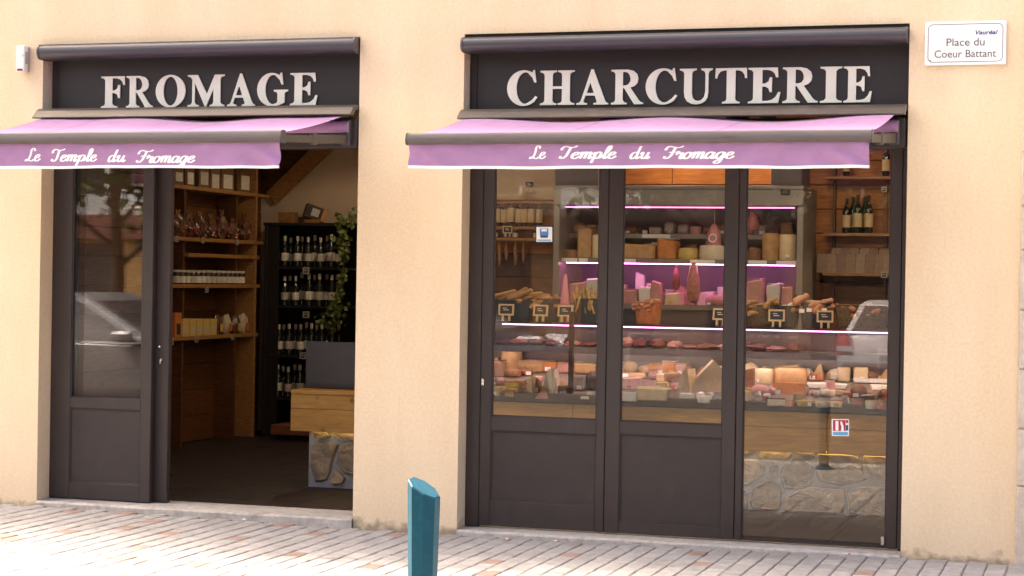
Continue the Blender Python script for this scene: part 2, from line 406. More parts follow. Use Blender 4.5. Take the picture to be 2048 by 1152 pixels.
# left opening: one closed leaf, one leaf slid open behind it
d1 = leaf(XA+.001, X(303,700), ZL+.006, X(141,700), X(282,700), Z(210,797), 2.62, Z(210,818.5), Z(210,966.5), YF, YF+.05, label='closed leaf with clear glass over a sunk dark panel')
d2 = leaf(XA+.05, X(338,700,.215), ZL+.006, X(141,700), X(304,700,.215), Z(210,797), 2.62, Z(210,818.5), Z(210,966.5), .21, .26, label='dark leaf slid open behind the closed one')
mb = MB(); mb.lathe([(.010,0),(.010,.008),(.005,.012)], 12, M=Matrix.Translation(P(319,693,.21)) @ Matrix.Rotation(math.pi/2, 4, 'X')); mb.build('lock', M_CHROME, d2)
mb = MB(); mb.lathe([(.008,0),(.008,.01)], 12, M=Matrix.Translation(P(323,720,.21)) @ Matrix.Rotation(math.pi/2, 4, 'X')); mb.box(*(lambda c: (c.x-.003,c.x+.003,.192,.2,c.z-.022,c.z-.006))(P(323,720,.21))); mb.build('lock', M_CHROME, d2)
# right opening: three leaves
d3 = leaf(X(962,700), X(1212,700), ZR+.012, X(984,700), X(1194,700), Z(1090,836), 2.62, Z(1090,866), Z(1090,1007), YF, YF+.05, label='dark leaf with glass over a sunk panel, small keyhole plate')
d4 = leaf(X(1213,700), X(1473,700), ZR+.012, X(1242,700), X(1446,700), Z(1340,846), 2.62, Z(1340,873), Z(1340,1049), YF, YF+.05, label='middle dark leaf with glass over a sunk panel')
d5 = leaf(X(1474,700), X(1800,700), ZR+.012, X(1488,700), X(1777,700), Z(1630,1086), 2.62, 0, 0, YF, YF+.05, panel=False, label='fully glazed leaf down to the threshold')
mb = MB(); c = P(965,764,YF); mb.box(c.x-.008,c.x+.008,YF-.006,YF,c.z-.022,c.z+.022,.004); mb.build('lock', M_CHROME, d3)
c = P(1766,1083,YF); mb = MB(); mb.box(c.x-.012,c.x+.006,YF-.014,YF-.002,c.z-.02,c.z+.03,.003); mb.build('floor_bolt', M_CHROME, d5)
mb = MB(); mb.box(XC+.001, X(961.4,700), YF-.004, YF+.07, ZR+.004, 2.72, .004); mb.build('door_frame', M_FRAME, bld)
mb = MB(); mb.box(X(1801,700), XD-.001, YF-.01, YF+.07, ZR+.004, 2.72, .004); mb.build('door_frame', M_FRAME, bld)
mb = MB(); mb.box(XB-.03, XB-.001, YF+.02, YF+.12, ZL+.004, 2.72, .004); mb.build('door_frame', M_FRAME, bld)
for a, b in ((XA, XB), (XC, XD)):
    mb = MB(); mb.box(a+.001, b-.001, YF-.02, YF+.13, 2.721, ZT-.001, .003); mb.build('transom', M_FRAME, bld)

# ------------------------------------------------------------------ shop signs
def arc(cx, cy, rx, ry, a0, a1, n):
    return [(cx+rx*math.cos(math.radians(a0+(a1-a0)*k/n)), cy+ry*math.sin(math.radians(a0+(a1-a0)*k/n))) for k in range(n+1)]
SL = [(0,100),(0,96.5),(7,94),(10.5,88),(10.5,12),(7,6),(0,3.5)]
ARM = [(28.5,47.5),(35,47),(42,42),(44.5,31),(48.5,31),(48.5,72),(44.5,72),(42,61),(35,55),(28.5,54.5),(28.5,94.5),(40,94.5),(49,91),(55,83),(57.5,73),(61.5,73),(60,100)]
GL = {
 'I': [[(0,0),(39,0),(39,3.5),(32,6),(28.5,12),(28.5,88),(32,94),(39,96.5),(39,100)]+SL],
 'E': [[(0,0),(62,0),(66,30),(62,30),(57,17),(49,8.5),(39,5.5),(28.5,5.5)]+ARM+SL],
 'F': [[(0,0),(42,0),(42,3.5),(33,6),(28.5,12)]+ARM+SL],
 'T': [[(15,0),(52,0),(52,3.5),(45,6),(42.5,12),(42.5,94.5),(49,94.5),(57,91),(62,82),(63.5,72),(67,72),(66,100),(1,100),(0,72),(3.5,72),(5,82),(10,91),(18,94.5),(24.5,94.5),(24.5,12),(22,6),(15,3.5)]],
 'H': [[(0,0),(38,0),(38,3.5),(31,6),(28.5,12),(28.5,47),(51.5,47),(51.5,12),(49,6),(42,3.5),(42,0),(80,0),(80,3.5),(73,6),(69.5,12),(69.5,88),(73,94),(80,96.5),(80,100),(42,100),(42,96.5),(49,94),(51.5,88),(51.5,53.5),(28.5,53.5),(28.5,88),(31,94),(38,96.5),(38,100)]+SL],
 'M': [[(0,0),(30,0),(30,3.5),(22,6),(18.5,14),(18.5,78),(47,0),(50.5,0),(70,60),(70,12),(67,6),(60,3.5),(60,0),(99,0),(99,3.5),(92,6),(88,12),(88,88),(92,94),(99,96.5),(99,100),(73,100),(52,38),(27,100),(0,100),(0,96.5),(8,93),(12.5,86),(12.5,14),(9,6),(0,3.5)]],
 'A': [[(0,0),(25,0),(25,3.5),(18,5.5),(16,10),(21,26.5),(44,26.5),(49,10),(48,5.5),(41,3.5),(41,0),(76,0),(76,3.5),(71,6),(68,12),(40,102),(35,102),(11,13),(7,6),(0,3.5)], [(23.3,33),(42,33),(32.7,66)]],
 'R': [[(0,0),(39,0),(39,3.5),(32,6),(28.5,12),(28.5,47.5),(32,47.5),(58,0),(80,0),(80,3.5),(74,6),(69,11),(47,48.5),(58,53),(65,61),(67,74),(64,87),(55,96),(41,100)]+SL, [(28.5,54),(36,54),(43,57),(47.5,65),(48.5,74),(46,85),(41,92),(34,94.5),(28.5,94.5)]],
 'O': [arc(38,50,38,52,0,360,40)[:-1], arc(38,50,18.5,46.5,0,360,40)[:-1]],
 'U': [[(0,100),(0,96.5),(7,94),(10.5,88),(10.5,34),(12,19),(18,7),(28,0),(39,-2),(51,0),(61,7),(66,18),(67.5,32),(67.5,86),(70,93),(77,96.5),(77,100),(51,100),(51,96.5),(58,93),(61,86),(61,34),(58.5,19),(52,10),(44,7),(36.5,9),(30.5,16),(28.5,30),(28.5,88),(32,94),(39,96.5),(39,100)]],
 'C': [[(62.5,102),(66.5,66),(62.5,66),(58,80)]+arc(41,50,20,46.5,68,292,28)+[(58,15),(65,26),(69,23),(62,9),(53,2)]+arc(38,50,38,52,-72,-300,30)+[(58,95.5),(59.5,102)]],
 'G': [[(64,102),(67.5,66),(63.5,66),(59,80)]+arc(41,50,20,46.5,68,285,28)+[(51,7),(53.5,12),(53.5,36),(51,42),(44,44.5),(44,48.5),(80,48.5),(80,44.5),(73.5,42),(71.5,36),(71.5,9),(60,2),(50,-1.5)]+arc(38,50,38,52,-80,-300,30)+[(59,95.5),(60.5,102)]],
}
def glyph_mesh(ch, x0, x1, zb, zt, y, depth):
    g = GL[ch]; xs_ = [p[0] for c in g for p in c]; a, b = min(xs_), max(xs_)
    cu = bpy.data.curves.new('g', 'CURVE'); cu.dimensions = '2D'; cu.fill_mode = 'BOTH'; cu.extrude = depth/2; cu.bevel_depth = .0015; cu.bevel_resolution = 0
    for c in g:
        sp = cu.splines.new('POLY'); sp.points.add(len(c)-1); sp.use_cyclic_u = True
        for q, (px, py) in zip(sp.points, c): q.co = ((px-a)/(b-a)*(x1-x0), py/100*(zt-zb), 0, 1)
    o = bpy.data.objects.new('g', cu); me = bpy.data.meshes.new_from_object(o); bpy.data.objects.remove(o)
    me.transform(Matrix.Translation((x0, y, zb)) @ Matrix.Rotation(math.pi/2, 4, 'X')); return me
def sign(label, a, b, left, letters, yb):
    s = thing('shop_sign', label, 'sign', ((a+b)/2, YF-.02, Z(1000,222)), 'shop signs over the two openings')
    zb = min(P(left, 226, YF-.02).z, 2.73) ; z1 = ZT-.004
    mb = MB(); mb.box(a+.052, b-.008, YF-.045, YF-.02, zb+.004, z1, .003); mb.build('board', M_BOARD, s)
    mb = MB(); mb.box(a+.003, a+.05, YF-.038, YF-.0205, zb+.004, z1, .003); mb.build('side_trim', M_FRAME, s)
    for ch, l, r, top, base in letters:
        y = YF-.046; p0, p1 = P(l, base, y-.01), P(r, top, y-.01)
        over = ch in 'CGO'
        me = glyph_mesh(ch, p0.x, p1.x, p0.z, p1.z, y-.006, .007); me.materials.append(M_LETTER)
        o = place('letter', me, s, Vector()); me.transform(Matrix.Translation(-ORG[s.name]))
    return s
def lets(word, spans, top0, top1, base0, base1):
    n = len(word)-1; c0, c1 = spans[0][0], spans[-1][1]
    return [(ch, l, r, top0+(top1-top0)*((l+r)/2-c0)/(c1-c0), base0+(base1-base0)*((l+r)/2-c0)/(c1-c0)) for ch, (l, r) in zip(word, spans)]
sign('dark sign board with raised cream letters reading FROMAGE', XA, XB, 400,
     lets('FROMAGE', [(202,250),(252,306),(311,371),(375,449),(454,510),(514,576),(580,635)], 153, 145, 216, 210), 0)
sign('dark sign board with raised cream letters reading CHARCUTERIE', XC, XD, 1400,
     lets('CHARCUTERIE', [(1014,1075),(1080,1149),(1153,1217),(1222,1287),(1291,1355),(1359,1425),(1430,1494),(1496,1561),(1565,1636),(1640,1684),(1687,1744)], 142, 132, 211, 204.5), 0)

# ------------------------------------------------------------------ script lettering for the valances
SC = {'L': (12.5,[[(9.5,15.5),(9,18.5),(6,19.5),(4.3,17),(4.8,12),(5,6),(3.5,1.5),(1,.3),(.8,2),(3.5,2.4),(7,.5),(10,.2),(12,2.5)]]),
 'e': (8.3,[[(1,4.5),(5,5.8),(6.5,8.3),(5,10),(2.5,9),(1.2,5.5),(2,1.5),(4.5,0),(7,1.2),(9.3,4)]]),
 'T': (14,[[(1,13),(.5,16),(3,19),(7,18),(12,17.5),(16,19.8)],[(9.5,18),(9,10),(8.5,4),(6,.5),(3,1.3),(3,3.8)]]),
 'm': (14.5,[[(0,6.5),(1.7,9.8),(2.6,8.5),(2.5,0)],[(2.5,5.5),(4.8,9.8),(7,9),(7,0)],[(7,5.5),(9.3,9.8),(11.6,9),(11.5,2),(12.6,0),(14.8,3)]]),
 'p': (10.5,[[(0,6),(2,9.5),(2.6,5),(2.2,-7)],[(2.5,6.5),(5,10),(8,8.5),(8.3,4),(6,.3),(3,1.5)],[(6,.5),(9,1),(10.8,4)]]),
 'l': (6,[[(0,3),(3.8,9),(5.6,16),(4.5,19.5),(2.8,18),(2.5,10),(2.5,3),(4,0),(6.5,3)]]),
 'd': (11.8,[[(8,7.5),(5.5,10),(2,8),(1.2,3.5),(3,0),(6,1.5),(8,5.5)],[(8.3,19.5),(8,10),(8,2.5),(9.5,0),(12,3)]]),
 'u': (11.8,[[(0,6.5),(1.6,9.6),(2.6,8),(2.3,3),(4,0),(6.5,1.5),(8.3,6)],[(8.6,10),(8.3,2.5),(9.7,0),(12,3)]]),
 'F': (14,[[(1,13),(.5,16),(3,19),(8,18),(14,17.5),(18,19.8)],[(9.8,18),(9.3,10),(8.6,4),(6,.5),(3,1.3),(3,3.8)],[(5,9.8),(9,10.4),(14,10.4),(15,12)]]),
 'r': (8.3,[[(0,6),(1.8,10.5),(2.7,8.2),(5,8.6),(6.2,9),(5.5,4),(5.8,1),(7.5,0),(9,3)]]),
 'o': (9,[[(4.5,10),(1.7,8),(1,4),(3,0),(6,1),(7.8,5),(6.5,9),(4.5,10)],[(6,8.8),(7.8,7.8),(9.8,8.6)]]),
 'a': (11,[[(8,7.5),(5.5,10),(2,8),(1.2,3.5),(3,0),(6,1.5),(8,5.5)],[(8.5,10),(8,2.5),(9.5,0),(11.5,3)]]),
 'g': (10.8,[[(8,7.5),(5.5,10),(2,8),(1.2,3.5),(3,0),(6,1.5),(8,5.5)],[(8.5,10),(8.2,0),(7,-6),(4,-7.5),(2,-5.5),(5,-2),(11,3)]])}
def spline(pts, n=7):
    out = []
    for i in range(len(pts)-1):
        p = [Vector(pts[max(0, min(len(pts)-1, i+k))]) for k in (-1,0,1,2)]
        for k in range(n):
            t = k/n; out.append(.5*((2*p[1])+(p[2]-p[0])*t+(2*p[0]-5*p[1]+4*p[2]-p[3])*t*t+(3*p[1]-p[0]-3*p[2]+p[3])*t**3))
    out.append(Vector(pts[-1])); return out
def script_word(word, x0, x1, zb, cap, surf):
    """brush lettering as ribbons lying on the cloth; surf(x, z) gives the cloth's y"""
    tot = 0; glyphs = []
    for ch in word: glyphs.append((tot, SC[ch][1])); tot += SC[ch][0]
    sx = (x1-x0)/(tot+3); sz = cap/19.5; mb = MB(); lay = 0
    for gx, strokes in glyphs:
        for st in strokes:
            pts = spline(st); lay += 1
            for i, p in enumerate(pts):
                t = (pts[min(i+1, len(pts)-1)]-pts[max(0, i-1)]).normalized(); nrm = Vector((-t.y, t.x))
                hw = .66 + 1.0*abs(t.y)**1.3
                if i in (0, len(pts)-1): hw *= .75
                for sg in (-1, 1):
                    q = p + nrm*hw*sg; x = x0 + (gx + q.x + .32*q.y)*sx; z = zb + q.y*sz
                    mb.v.append(Vector((x, surf(x, z)-.0012-.00012*(lay % 9), z)))
                if i: n = len(mb.v); mb.f.append([n-4, n-3, n-1, n-2])
    return mb

# ------------------------------------------------------------------ awnings
def fabric(name, col, seams, rough=.9):
    m = mat(name, col, rough, var=.09, vscale=6, bump=.12, bscale=26, spec=.1)
    N, L = m.node_tree.nodes, m.node_tree.links; b = N['Principled BSDF']; src = b.inputs['Base Color'].links[0].from_socket
    b.inputs['Sheen Weight'].default_value = .15
    tr = N.new('ShaderNodeBsdfTranslucent'); L.new(src, tr.inputs[0]); mx = N.new('ShaderNodeMixShader'); mx.inputs[0].default_value = .08
    L.new(b.outputs[0], mx.inputs[1]); L.new(tr.outputs[0], mx.inputs[2]); L.new(mx.outputs[0], N['Material Output'].inputs[0]); return m
M_FABRIC = fabric('awning_fabric', (.385,.215,.395), None)
stain(M_FABRIC, 3.5, .52, .75, (.26,.15,.27), .35, (1,1,2.5)); stain(M_FABRIC, 30, .6, .75, (.30,.18,.31), .25)
M_TRIM = mat('trim_white', (.80,.80,.82), .8)
M_THREAD = mat('lettering_white', (.85,.85,.86), .7)
YB = -.85
def awning(label, a, b, bl, br, cx, words, hl, hr, waves, seed):
    rr = random.Random(seed)
    aw = thing('awning', label, 'awning', ((a+b)/2, .0, P(cx,300,0).z), 'extended mauve awnings')
    zh, zl = P(cx,213,-.02).z, P(cx,232,-.13).z
    prof = [(.104,zh),(-.05,zh-.004),(-.085,zh-.022),(-.132,zl+.004),(-.130,zl-.003),(-.08,zl-.002),(-.045,zh-.035),(.104,zh-.03)]
    mb = MB(); mb.prism(prof, a+.004, b-.006, 'x'); mb.build('hood', M_HOOD, aw)
    zc0, zc1 = P(cx,298,-.0).z, zl-.006
    mb = MB(); mb.box(a+.006, b-.012, .0, .125, zc0, zc1, .01); mb.build('cassette', M_FRAME, aw)
    for x in (a+.05, b-.075):
        mb = MB(); mb.box(x-.03, x+.03, -.05, -.001, zc0+.015, zc1-.02, .006); mb.build('bracket', M_CASS, aw)
    zr = (zc0+zc1)/2+.02                                    # roller with the rest of the cloth
    mb = MB(); mb.tube([(a+.03,-.042,zr+.012),(b-.05,-.042,zr+.012)], .036, 14); mb.build('roller', M_FABRIC, aw, smooth=True)
    zf = P(cx,266,YB).z; zb_ = P(cx,235.5,-.05).z
    # cloth, sagging a little between the seams
    nx, ny = 90, 12; mb = MB()
    for i in range(nx+1):
        u = i/nx
        for j in range(ny+1):
            t = j/ny; xa_, xb_ = a+.055, b-.06
            x = (xa_+(xb_-xa_)*u)*(1-t) + (bl+.02+(br-bl-.04)*u)*t
            sag = sum(A*math.sin(math.pi*(k*u*1.0+ph)) for k, ph, A in waves)
            z = zb_ + (zf-zb_)*t + sag*(1-t)**1.5 - .012*math.sin(math.pi*t)
            mb.v.append(Vector((x, -.052+(YB+.052)*t, z)))
    for i in range(nx):
        for j in range(ny): q = i*(ny+1)+j; mb.f.append([q, q+ny+1, q+ny+2, q+1])
    mb.build('canopy', M_FABRIC, aw, smooth=True)
    for u in (.33, .66) if b-a > 2.4 else (.2, .62):        # sewn seams
        mb = MB()
        for j in range(ny+1):
            t = j/ny; x = ((a+.055)+(b-.115-a)*u)*(1-t)+(bl+.02+(br-bl-.04)*u)*t
            sag = sum(A*math.sin(math.pi*(k*u+ph)) for k, ph, A in waves); z = zb_+(zf-zb_)*t+sag*(1-t)**1.5-.012*math.sin(math.pi*t)+.0015
            for dx in (-.006, .006): mb.v.append(Vector((x+dx, -.052+(YB+.052)*t, z)))
        for j in range(ny): q = j*2; mb.f.append([q, q+1, q+3, q+2])
        mb.build('seam', mat('seam_cloth', (.34,.17,.36), .9), aw)
    z0, z1 = P(cx,286,YB).z, P(cx,262,YB).z; zm = (z0+z1)/2
    prof = [(YB+.03,z0),(YB-.02,z0),(YB-.034,z0+.012),(YB-.036,zm),(YB-.026,z1-.008),(YB-.008,z1),(YB+.03,z1-.002)]
    mb = MB(); mb.prism(prof, bl+.006, br-.006, 'x'); fb = mb.build('front_bar', M_BAR, aw, smooth=True)
    for x0_, x1_ in ((bl, bl+.006), (br-.006, br)):
        mb = MB(); mb.prism([(y+(.002 if y > YB else -.002), z+(.003 if z > zm else -.003)) for y, z in prof], x0_, x1_, 'x'); mb.build('end_cap', M_CASS, fb)
    for (xs_, xe) in ((a+.07, bl+.06), (b-.075, br-.05)):   # arms
        mb = MB(); p, q = Vector((xs_, -.03, zc0+.055)), Vector((xe, YB+.04, zm-.006)); mid = (p+q)/2 + Vector((0,0,-.004))
        for s, e, hw, hh in ((p, mid, .016, .028), (mid, q, .013, .024)):
            d = (e-s); Mx = Matrix.Translation(s) @ d.to_track_quat('Y', 'Z').to_matrix().to_4x4(); mb.box(-hw, hw, 0, d.length, -hh, hh, .005, M=Mx)
        mb.lathe([(.022,-.035),(.022,.035)], 14, o=mid); mb.build('arm', M_HOOD, aw)
    # valance
    vz1, vz0 = z0+.004, P(cx,331,YB).z; VX0, VX1 = bl+.012, br-.018
    def surf(x, z):
        d = (vz1-z)/(vz1-vz0); e = min(x-VX0, VX1-x)
        k = math.exp(-max(e,0)/.16)
        return YB-.006 + d*(.005*math.sin(x*9+seed)+.004*math.sin(x*23+seed*2)) - k*(.3+.7*d)*.02*math.sin((x*30+z*44)) + .007*mnoise.noise((x*5+z*7,z*6-x*2,seed)) + .004*mnoise.noise((x*16-z*22,z*14+x*7,seed+5))
    nx, nz = 260, 14; mb = MB(); tr = MB()
    for i in range(nx+1):
        x = VX0+(VX1-VX0)*i/nx
        for j in range(nz+1):
            z = vz1+(vz0-vz1)*j/nz; mb.v.append(Vector((x, surf(x,z), z)))
        for z in (vz0+.0005, vz0-.016): tr.v.append(Vector((x, surf(x,vz0)-.001, z+.0022*math.sin(x*4.3+seed)+.0012*math.sin(x*13+seed))))
        for z in (vz0-.016, vz0+.0005): tr.v.append(Vector((x, surf(x,vz0)+.003, z+.0022*math.sin(x*4.3+seed)+.0012*math.sin(x*13+seed))))
    for i in range(nx):
        for j in range(nz): q = i*(nz+1)+j; mb.f.append([q, q+nz+1, q+nz+2, q+1])
        for j in range(4): tr.f.append([i*4+j, i*4+(j+1)%4, i*4+4+(j+1)%4, i*4+4+j])
    va = mb.build('valance', M_FABRIC, aw, smooth=True, fixn=False)
    tr.build('white_trim', M_TRIM, va)
    for wd, l, r, base, top in words:
        p0 = P(l, base, YB-.01); p1 = P(r, top, YB-.01); zc = P((l+r)/2, base, YB-.01).z
        script_word(wd, p0.x, p1.x, zc, P((l+r)/2, top, YB-.01).z-zc, surf).build('lettering', M_THREAD, va, fixn=False)
awning('mauve awning lettered Le Temple du Fromage over the open doorway', XA, XB, P(84,270,0).x-.0, P(567,278,YB).x, 400,
       [('Le',50,81,322,297),('Temple',97,194,322.5,298),('du',214,254,323.5,299),('Fromage',269,391,325,300)], 63, 718, [(2.3,.1,.015),(5.2,.6,.008)], 3)
awning('mauve awning lettered Le Temple du Fromage over the three glazed leaves', XC, XD, P(815,275,YB).x, P(1746,275,YB).x, 1390,
       [('Le',1058,1092,317,292),('Temple',1114,1234,317,292),('du',1257,1303,317,292),('Fromage',1322,1470,317,292)], 915, 1813, [(4.2,.42,.018),(2.0,.1,.006)], 8)
for a, b, lab, cx in ((XA, XB, 'long rounded dark roller box above the FROMAGE board', 400), (XC, XD, 'long rounded dark roller box above the CHARCUTERIE board', 1390)):
    o = thing('roller_box', lab, 'roller box', ((a+b)/2, 0, ZT-.1), 'dark roller boxes above the sign boards')
    z1, z0 = P(cx, 64 if cx > 800 else 82, -.05).z, P(cx, 94 if cx > 800 else 112, -.05).z; h = (z1-z0)/2; zm = (z0+z1)/2
    prof = [(.1,z0+.004),(-.03,z0)]+[(-.045-.045*math.sin(t), zm-h*math.cos(t)) for t in [math.pi*k/10 for k in range(1,10)]]+[(-.03,z1),(.1,z1-.002)]
    mb = MB(); mb.prism(prof, a+.016, b-.018, 'x'); mb.build('casing', M_CASS, o, smooth=True)
    for x0_, x1_ in ((a+.004, a+.016), (b-.018, b-.006)):
        mb = MB(); mb.prism([(y*1.0-(.003 if y < 0 else 0), zm+(z-zm)*1.06) for y, z in prof], x0_, x1_, 'x'); mb.build('end_cap', M_CASS, o)
    mb = MB(); mb.box(a+.003, b-.003, .02, .1, z1+.001, ZT-.003, .002); mb.build('mounting_rail', M_BLACK, o)

# ------------------------------------------------------------------ small things on the wall and the paving
def text_mesh(body, size, shear=0, bold=0):
    cu = bpy.data.curves.new('t', 'FONT'); cu.body = body; cu.size = size; cu.shear = shear; cu.offset = bold; cu.resolution_u = 4
    o = bpy.data.objects.new('t', cu); COL.objects.link(o); bpy.context.view_layer.update()
    me = bpy.data.meshes.new_from_object(o.evaluated_get(bpy.context.evaluated_depsgraph_get())); bpy.data.objects.remove(o); return me
def text_part(name, body, x0, x1, zb, y, m, parent, cap, shear=0, bold=0):
    me = text_mesh(body, 1, shear, bold); xs_ = [v.co.x for v in me.vertices]; a, b = min(xs_), max(xs_)
    me.transform(Matrix.Translation((x0, y, zb)) @ Matrix.Rotation(math.pi/2, 4, 'X') @ Matrix.Diagonal(((x1-x0)/(b-a), cap/.72, 1, 1)) @ Matrix.Translation((-a, 0, 0)))
    me.transform(Matrix.Translation(-ORG[parent.name])); me.materials.append(m); return place(name, me, parent, ORG[parent.name])
def rrect(x0, x1, z0, z1, r, n=5):
    out = []
    for cx_, cz_, a0 in ((x1-r,z1-r,0),(x0+r,z1-r,90),(x0+r,z0+r,180),(x1-r,z0+r,270)):
        out += [(cx_+r*math.cos(math.radians(a0+90*k/n)), cz_+r*math.sin(math.radians(a0+90*k/n))) for k in range(n+1)]
    return out
YS = -.018
p0, p1 = P(1849,131,YS), P(2013,40,YS)
ss = thing('street_sign', 'white enamel street name plate reading Place du Coeur Battant', 'street sign', ((p0.x+p1.x)/2, YS, p0.z))
mb = MB(); mb.prism(rrect(p0.x,p1.x,p0.z,p1.z,.006), YS, -.003, 'y'); mb.build('plate', M_PLATE, ss)
o_, i_ = rrect(p0.x+.017,p1.x-.017,p0.z+.016,p1.z-.016,.028), rrect(p0.x+.020,p1.x-.020,p0.z+.019,p1.z-.019,.025)
mb = MB(); n = len(o_); mb.add([(x,YS-.001,z) for x,z in o_]+[(x,YS-.001,z) for x,z in i_], [(k,(k+1)%n,n+(k+1)%n,n+k) for k in range(n)]); mb.build('border', mat('border_ink', (.06,.06,.07), .5), ss)
M_GREYINK = mat('grey_ink', (.10,.10,.10), .5)
for body, l, r, base, top in (('Place du',1893,1969,91.5,75.5),('Coeur Battant',1869,1992,114.5,99)):
    a, b = P(l,base,YS), P(r,base,YS); text_part('lettering', body, a.x, b.x, P((l+r)/2,base,YS).z, YS-.0012, M_GREYINK, ss, P(l,top,YS).z-a.z)
a, b = P(1951,69,YS), P(1996,69,YS); text_part('emblem', 'Vauréal', a.x, b.x, a.z, YS-.0012, M_BLUEINK, ss, .024, .3, .02)
for px, py in ((1860,122),):
    c = P(px,py,YS); mb = MB(); mb.lathe([(.005,0),(.004,.003)], 10, M=Matrix.Translation((c.x,YS,c.z)) @ Matrix.Rotation(math.pi/2,4,'X')); mb.build('screw', M_CHROME, ss)
# alarm box
q0, q1 = P(31,144,-.075), P(49,90,-.075)
al = thing('alarm_box', 'small white alarm box with a red lamp on the peach wall', 'alarm box', ((q0.x+q1.x)/2, -.04, q0.z))
M_ABS = mat('abs_white', (.80,.79,.75), .45); M_ABS2 = mat('abs_grey', (.42,.40,.36), .5)
mb = MB(); mb.box(q0.x, q1.x, -.075, -.028, q0.z, q1.z, .006); mb.build('housing', M_ABS, al)
mb = MB(); mb.box(q0.x+.004, q1.x-.002, -.028, -.001, q0.z+.005, q1.z-.005, .003); mb.build('back_plate', M_ABS2, al)
zc = (q0.z+q1.z)/2
mb = MB(); mb.box(q1.x-.0005, q1.x+.004, -.066, -.035, zc-.035, zc+.045, .002); mb.build('side_vent', M_ABS2, al)
mb = MB(); mb.box(q0.x+.012, q1.x-.012, -.078, -.0745, q0.z+.008, q0.z+.022, .001); mb.build('lamp', mat('red_plastic', (.30,.02,.02), .3), al)
mb = MB(); mb.tube([(q1.x-.02,-.077,zc+.03),(q1.x-.012,-.079,zc+.015),(q1.x+.002,-.077,zc+.02)], .002, 6); mb.build('wire', M_ABS2, al)
# bollard
bz = 6.6
def at_depth(px, py, d): return CAM + ray(px, py)*(d/ray(px,py).dot(C_F))
bc = at_depth(848, 975, bz); bgz = gz(bc.x)-.0
bo = thing('bollard', 'teal painted metal bollard with a slanted faceted top', 'bollard', (bc.x, bc.y, bgz))
sc_ = F_PX/bz; mb = MB(); nseg = 8; H = bc.z-bgz
def oct_(r, rot=.30): return [(r*math.cos(2*math.pi*k/nseg+rot), r*math.sin(2*math.pi*k/nseg+rot)) for k in range(nseg)]
rt = 33/sc_
def btop(dx, dy):                        # slanted cut: falls to the right and towards the street
    lx = dx*C_R.x + dy*C_R.y; ly = dx*C_F.x + dy*C_F.y
    return H - .52*lx + .30*ly
rings = []
for r, zf in ((.72*rt, None), (.80*rt, .12), (.86*rt, .45), (rt, 'top'), (rt*.93, 'cap')):
    pts = oct_(r)
    for dx, dy in pts:
        z = -.01 if zf is None else (zf if not isinstance(zf, str) else btop(dx,dy)-(.004 if zf == 'top' else -.001))
        rings.append(Vector((bc.x+dx, bc.y+dy, bgz+z)))
mb.v = rings
for j in range(4):
    for k in range(nseg): mb.f.append([j*nseg+k, j*nseg+(k+1)%nseg, (j+1)*nseg+(k+1)%nseg, (j+1)*nseg+k])
mb.f.append([4*nseg+k for k in range(nseg)])
M_TEAL_ = 0
M_TEAL = mat('teal_paint', (.002,.074,.115), .5, var=.25, vscale=40, detail=8, spec=.25)
stain(M_TEAL, 40, .68, .72, (.06,.10,.12), .5, (1,1,.5)); stain(M_TEAL, 6, .5, .75, (.02,.06,.08), .5)
mb.build('post', M_TEAL, bo)
mb = MB(); mb.lathe([(.085,-.005),(.085,.008),(.07,.014)], 20, o=(bc.x,bc.y,bgz)); mb.build('base_flange', M_TEAL, bo)
# cigarette butts and a scrap on the paving
for n, (px, py, lab) in enumerate(((1697,1110,'orange and white cigarette end below the fully glazed leaf'),(1016,1077,'cigarette end beside the right-hand threshold, nearer the peach pier'),(1113,1082,'cigarette end on the setts below the right-hand threshold, further from the pier'))):
    c = PZ(px, py, -.02); c.z = gz(c.x)+.009; c.y = min(c.y, -.03)
    o = thing('cigarette_butt', lab, 'cigarette end', c); a = (.35, -.1, .2)[n]; d = Vector((math.cos(a), math.sin(a), 0))
    mb = MB(); mb.tube([c-d*.016, c+d*.004], .0042, 8); mb.build('paper', M_WHITE, o); mb = MB(); mb.tube([c+d*.0041, c+d*.018], .0043, 8); mb.build('filter', mat('filter_orange', (.55,.22,.05), .8), o)
c = PZ(480,1044,-.02); c.y = -.035; c.z = gz(c.x)+.007; mb = MB(); mb.tube([c-Vector((.012,0,0)), c+Vector((0,.003,.004)), c+Vector((.012,0,0))], [.003,.008,.003], 6)
tag(mb.build('paper_scrap', M_WHITE, origin=c), 'crumpled white paper scrap below the left-hand threshold', 'paper scrap')
# ------------------------------------------------------------------ inside the shop: shell
FZ, CE = .02, 3.12
M_PINE = wood('pine_fascia', (.66,.365,.10), (.50,.25,.065), 5, (1.2,6,9))
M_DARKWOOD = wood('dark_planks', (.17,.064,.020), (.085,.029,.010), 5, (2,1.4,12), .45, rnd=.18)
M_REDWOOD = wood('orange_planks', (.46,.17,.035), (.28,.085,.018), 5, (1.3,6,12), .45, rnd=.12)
M_SHELF = wood('shelf_wood', (.42,.21,.07), (.26,.11,.035), 6, (3,3,12), .5, knots=False)
M_PLASTER = mat('plaster_beige', (.64,.49,.34), .9, var=.08, vscale=3, bump=.1, bscale=60)
M_FLOOR = mat('floor_tile', (.034,.020,.016), .55, var=.3, vscale=4, bump=.08, bscale=30)
XL, XR, YBK, YR = -4.12, 4.3, 5.95, 4.15
mb = MB(); mb.add([(XL-.1,.345,FZ-.012),(XR,.345,FZ-.012),(XR,6.1,FZ-.012),(XL-.1,6.1,FZ-.012)], [(0,1,2,3)])
fl = tag(mb.build('shop_floor', mat('floor_grout', (.035,.025,.02), .9)), kind='structure')
for o_ in fl,: o_.location.z += .0
tile = MB(); tile.box(-.198,.198,-.198,.198,-.02,0,.003); t0 = None
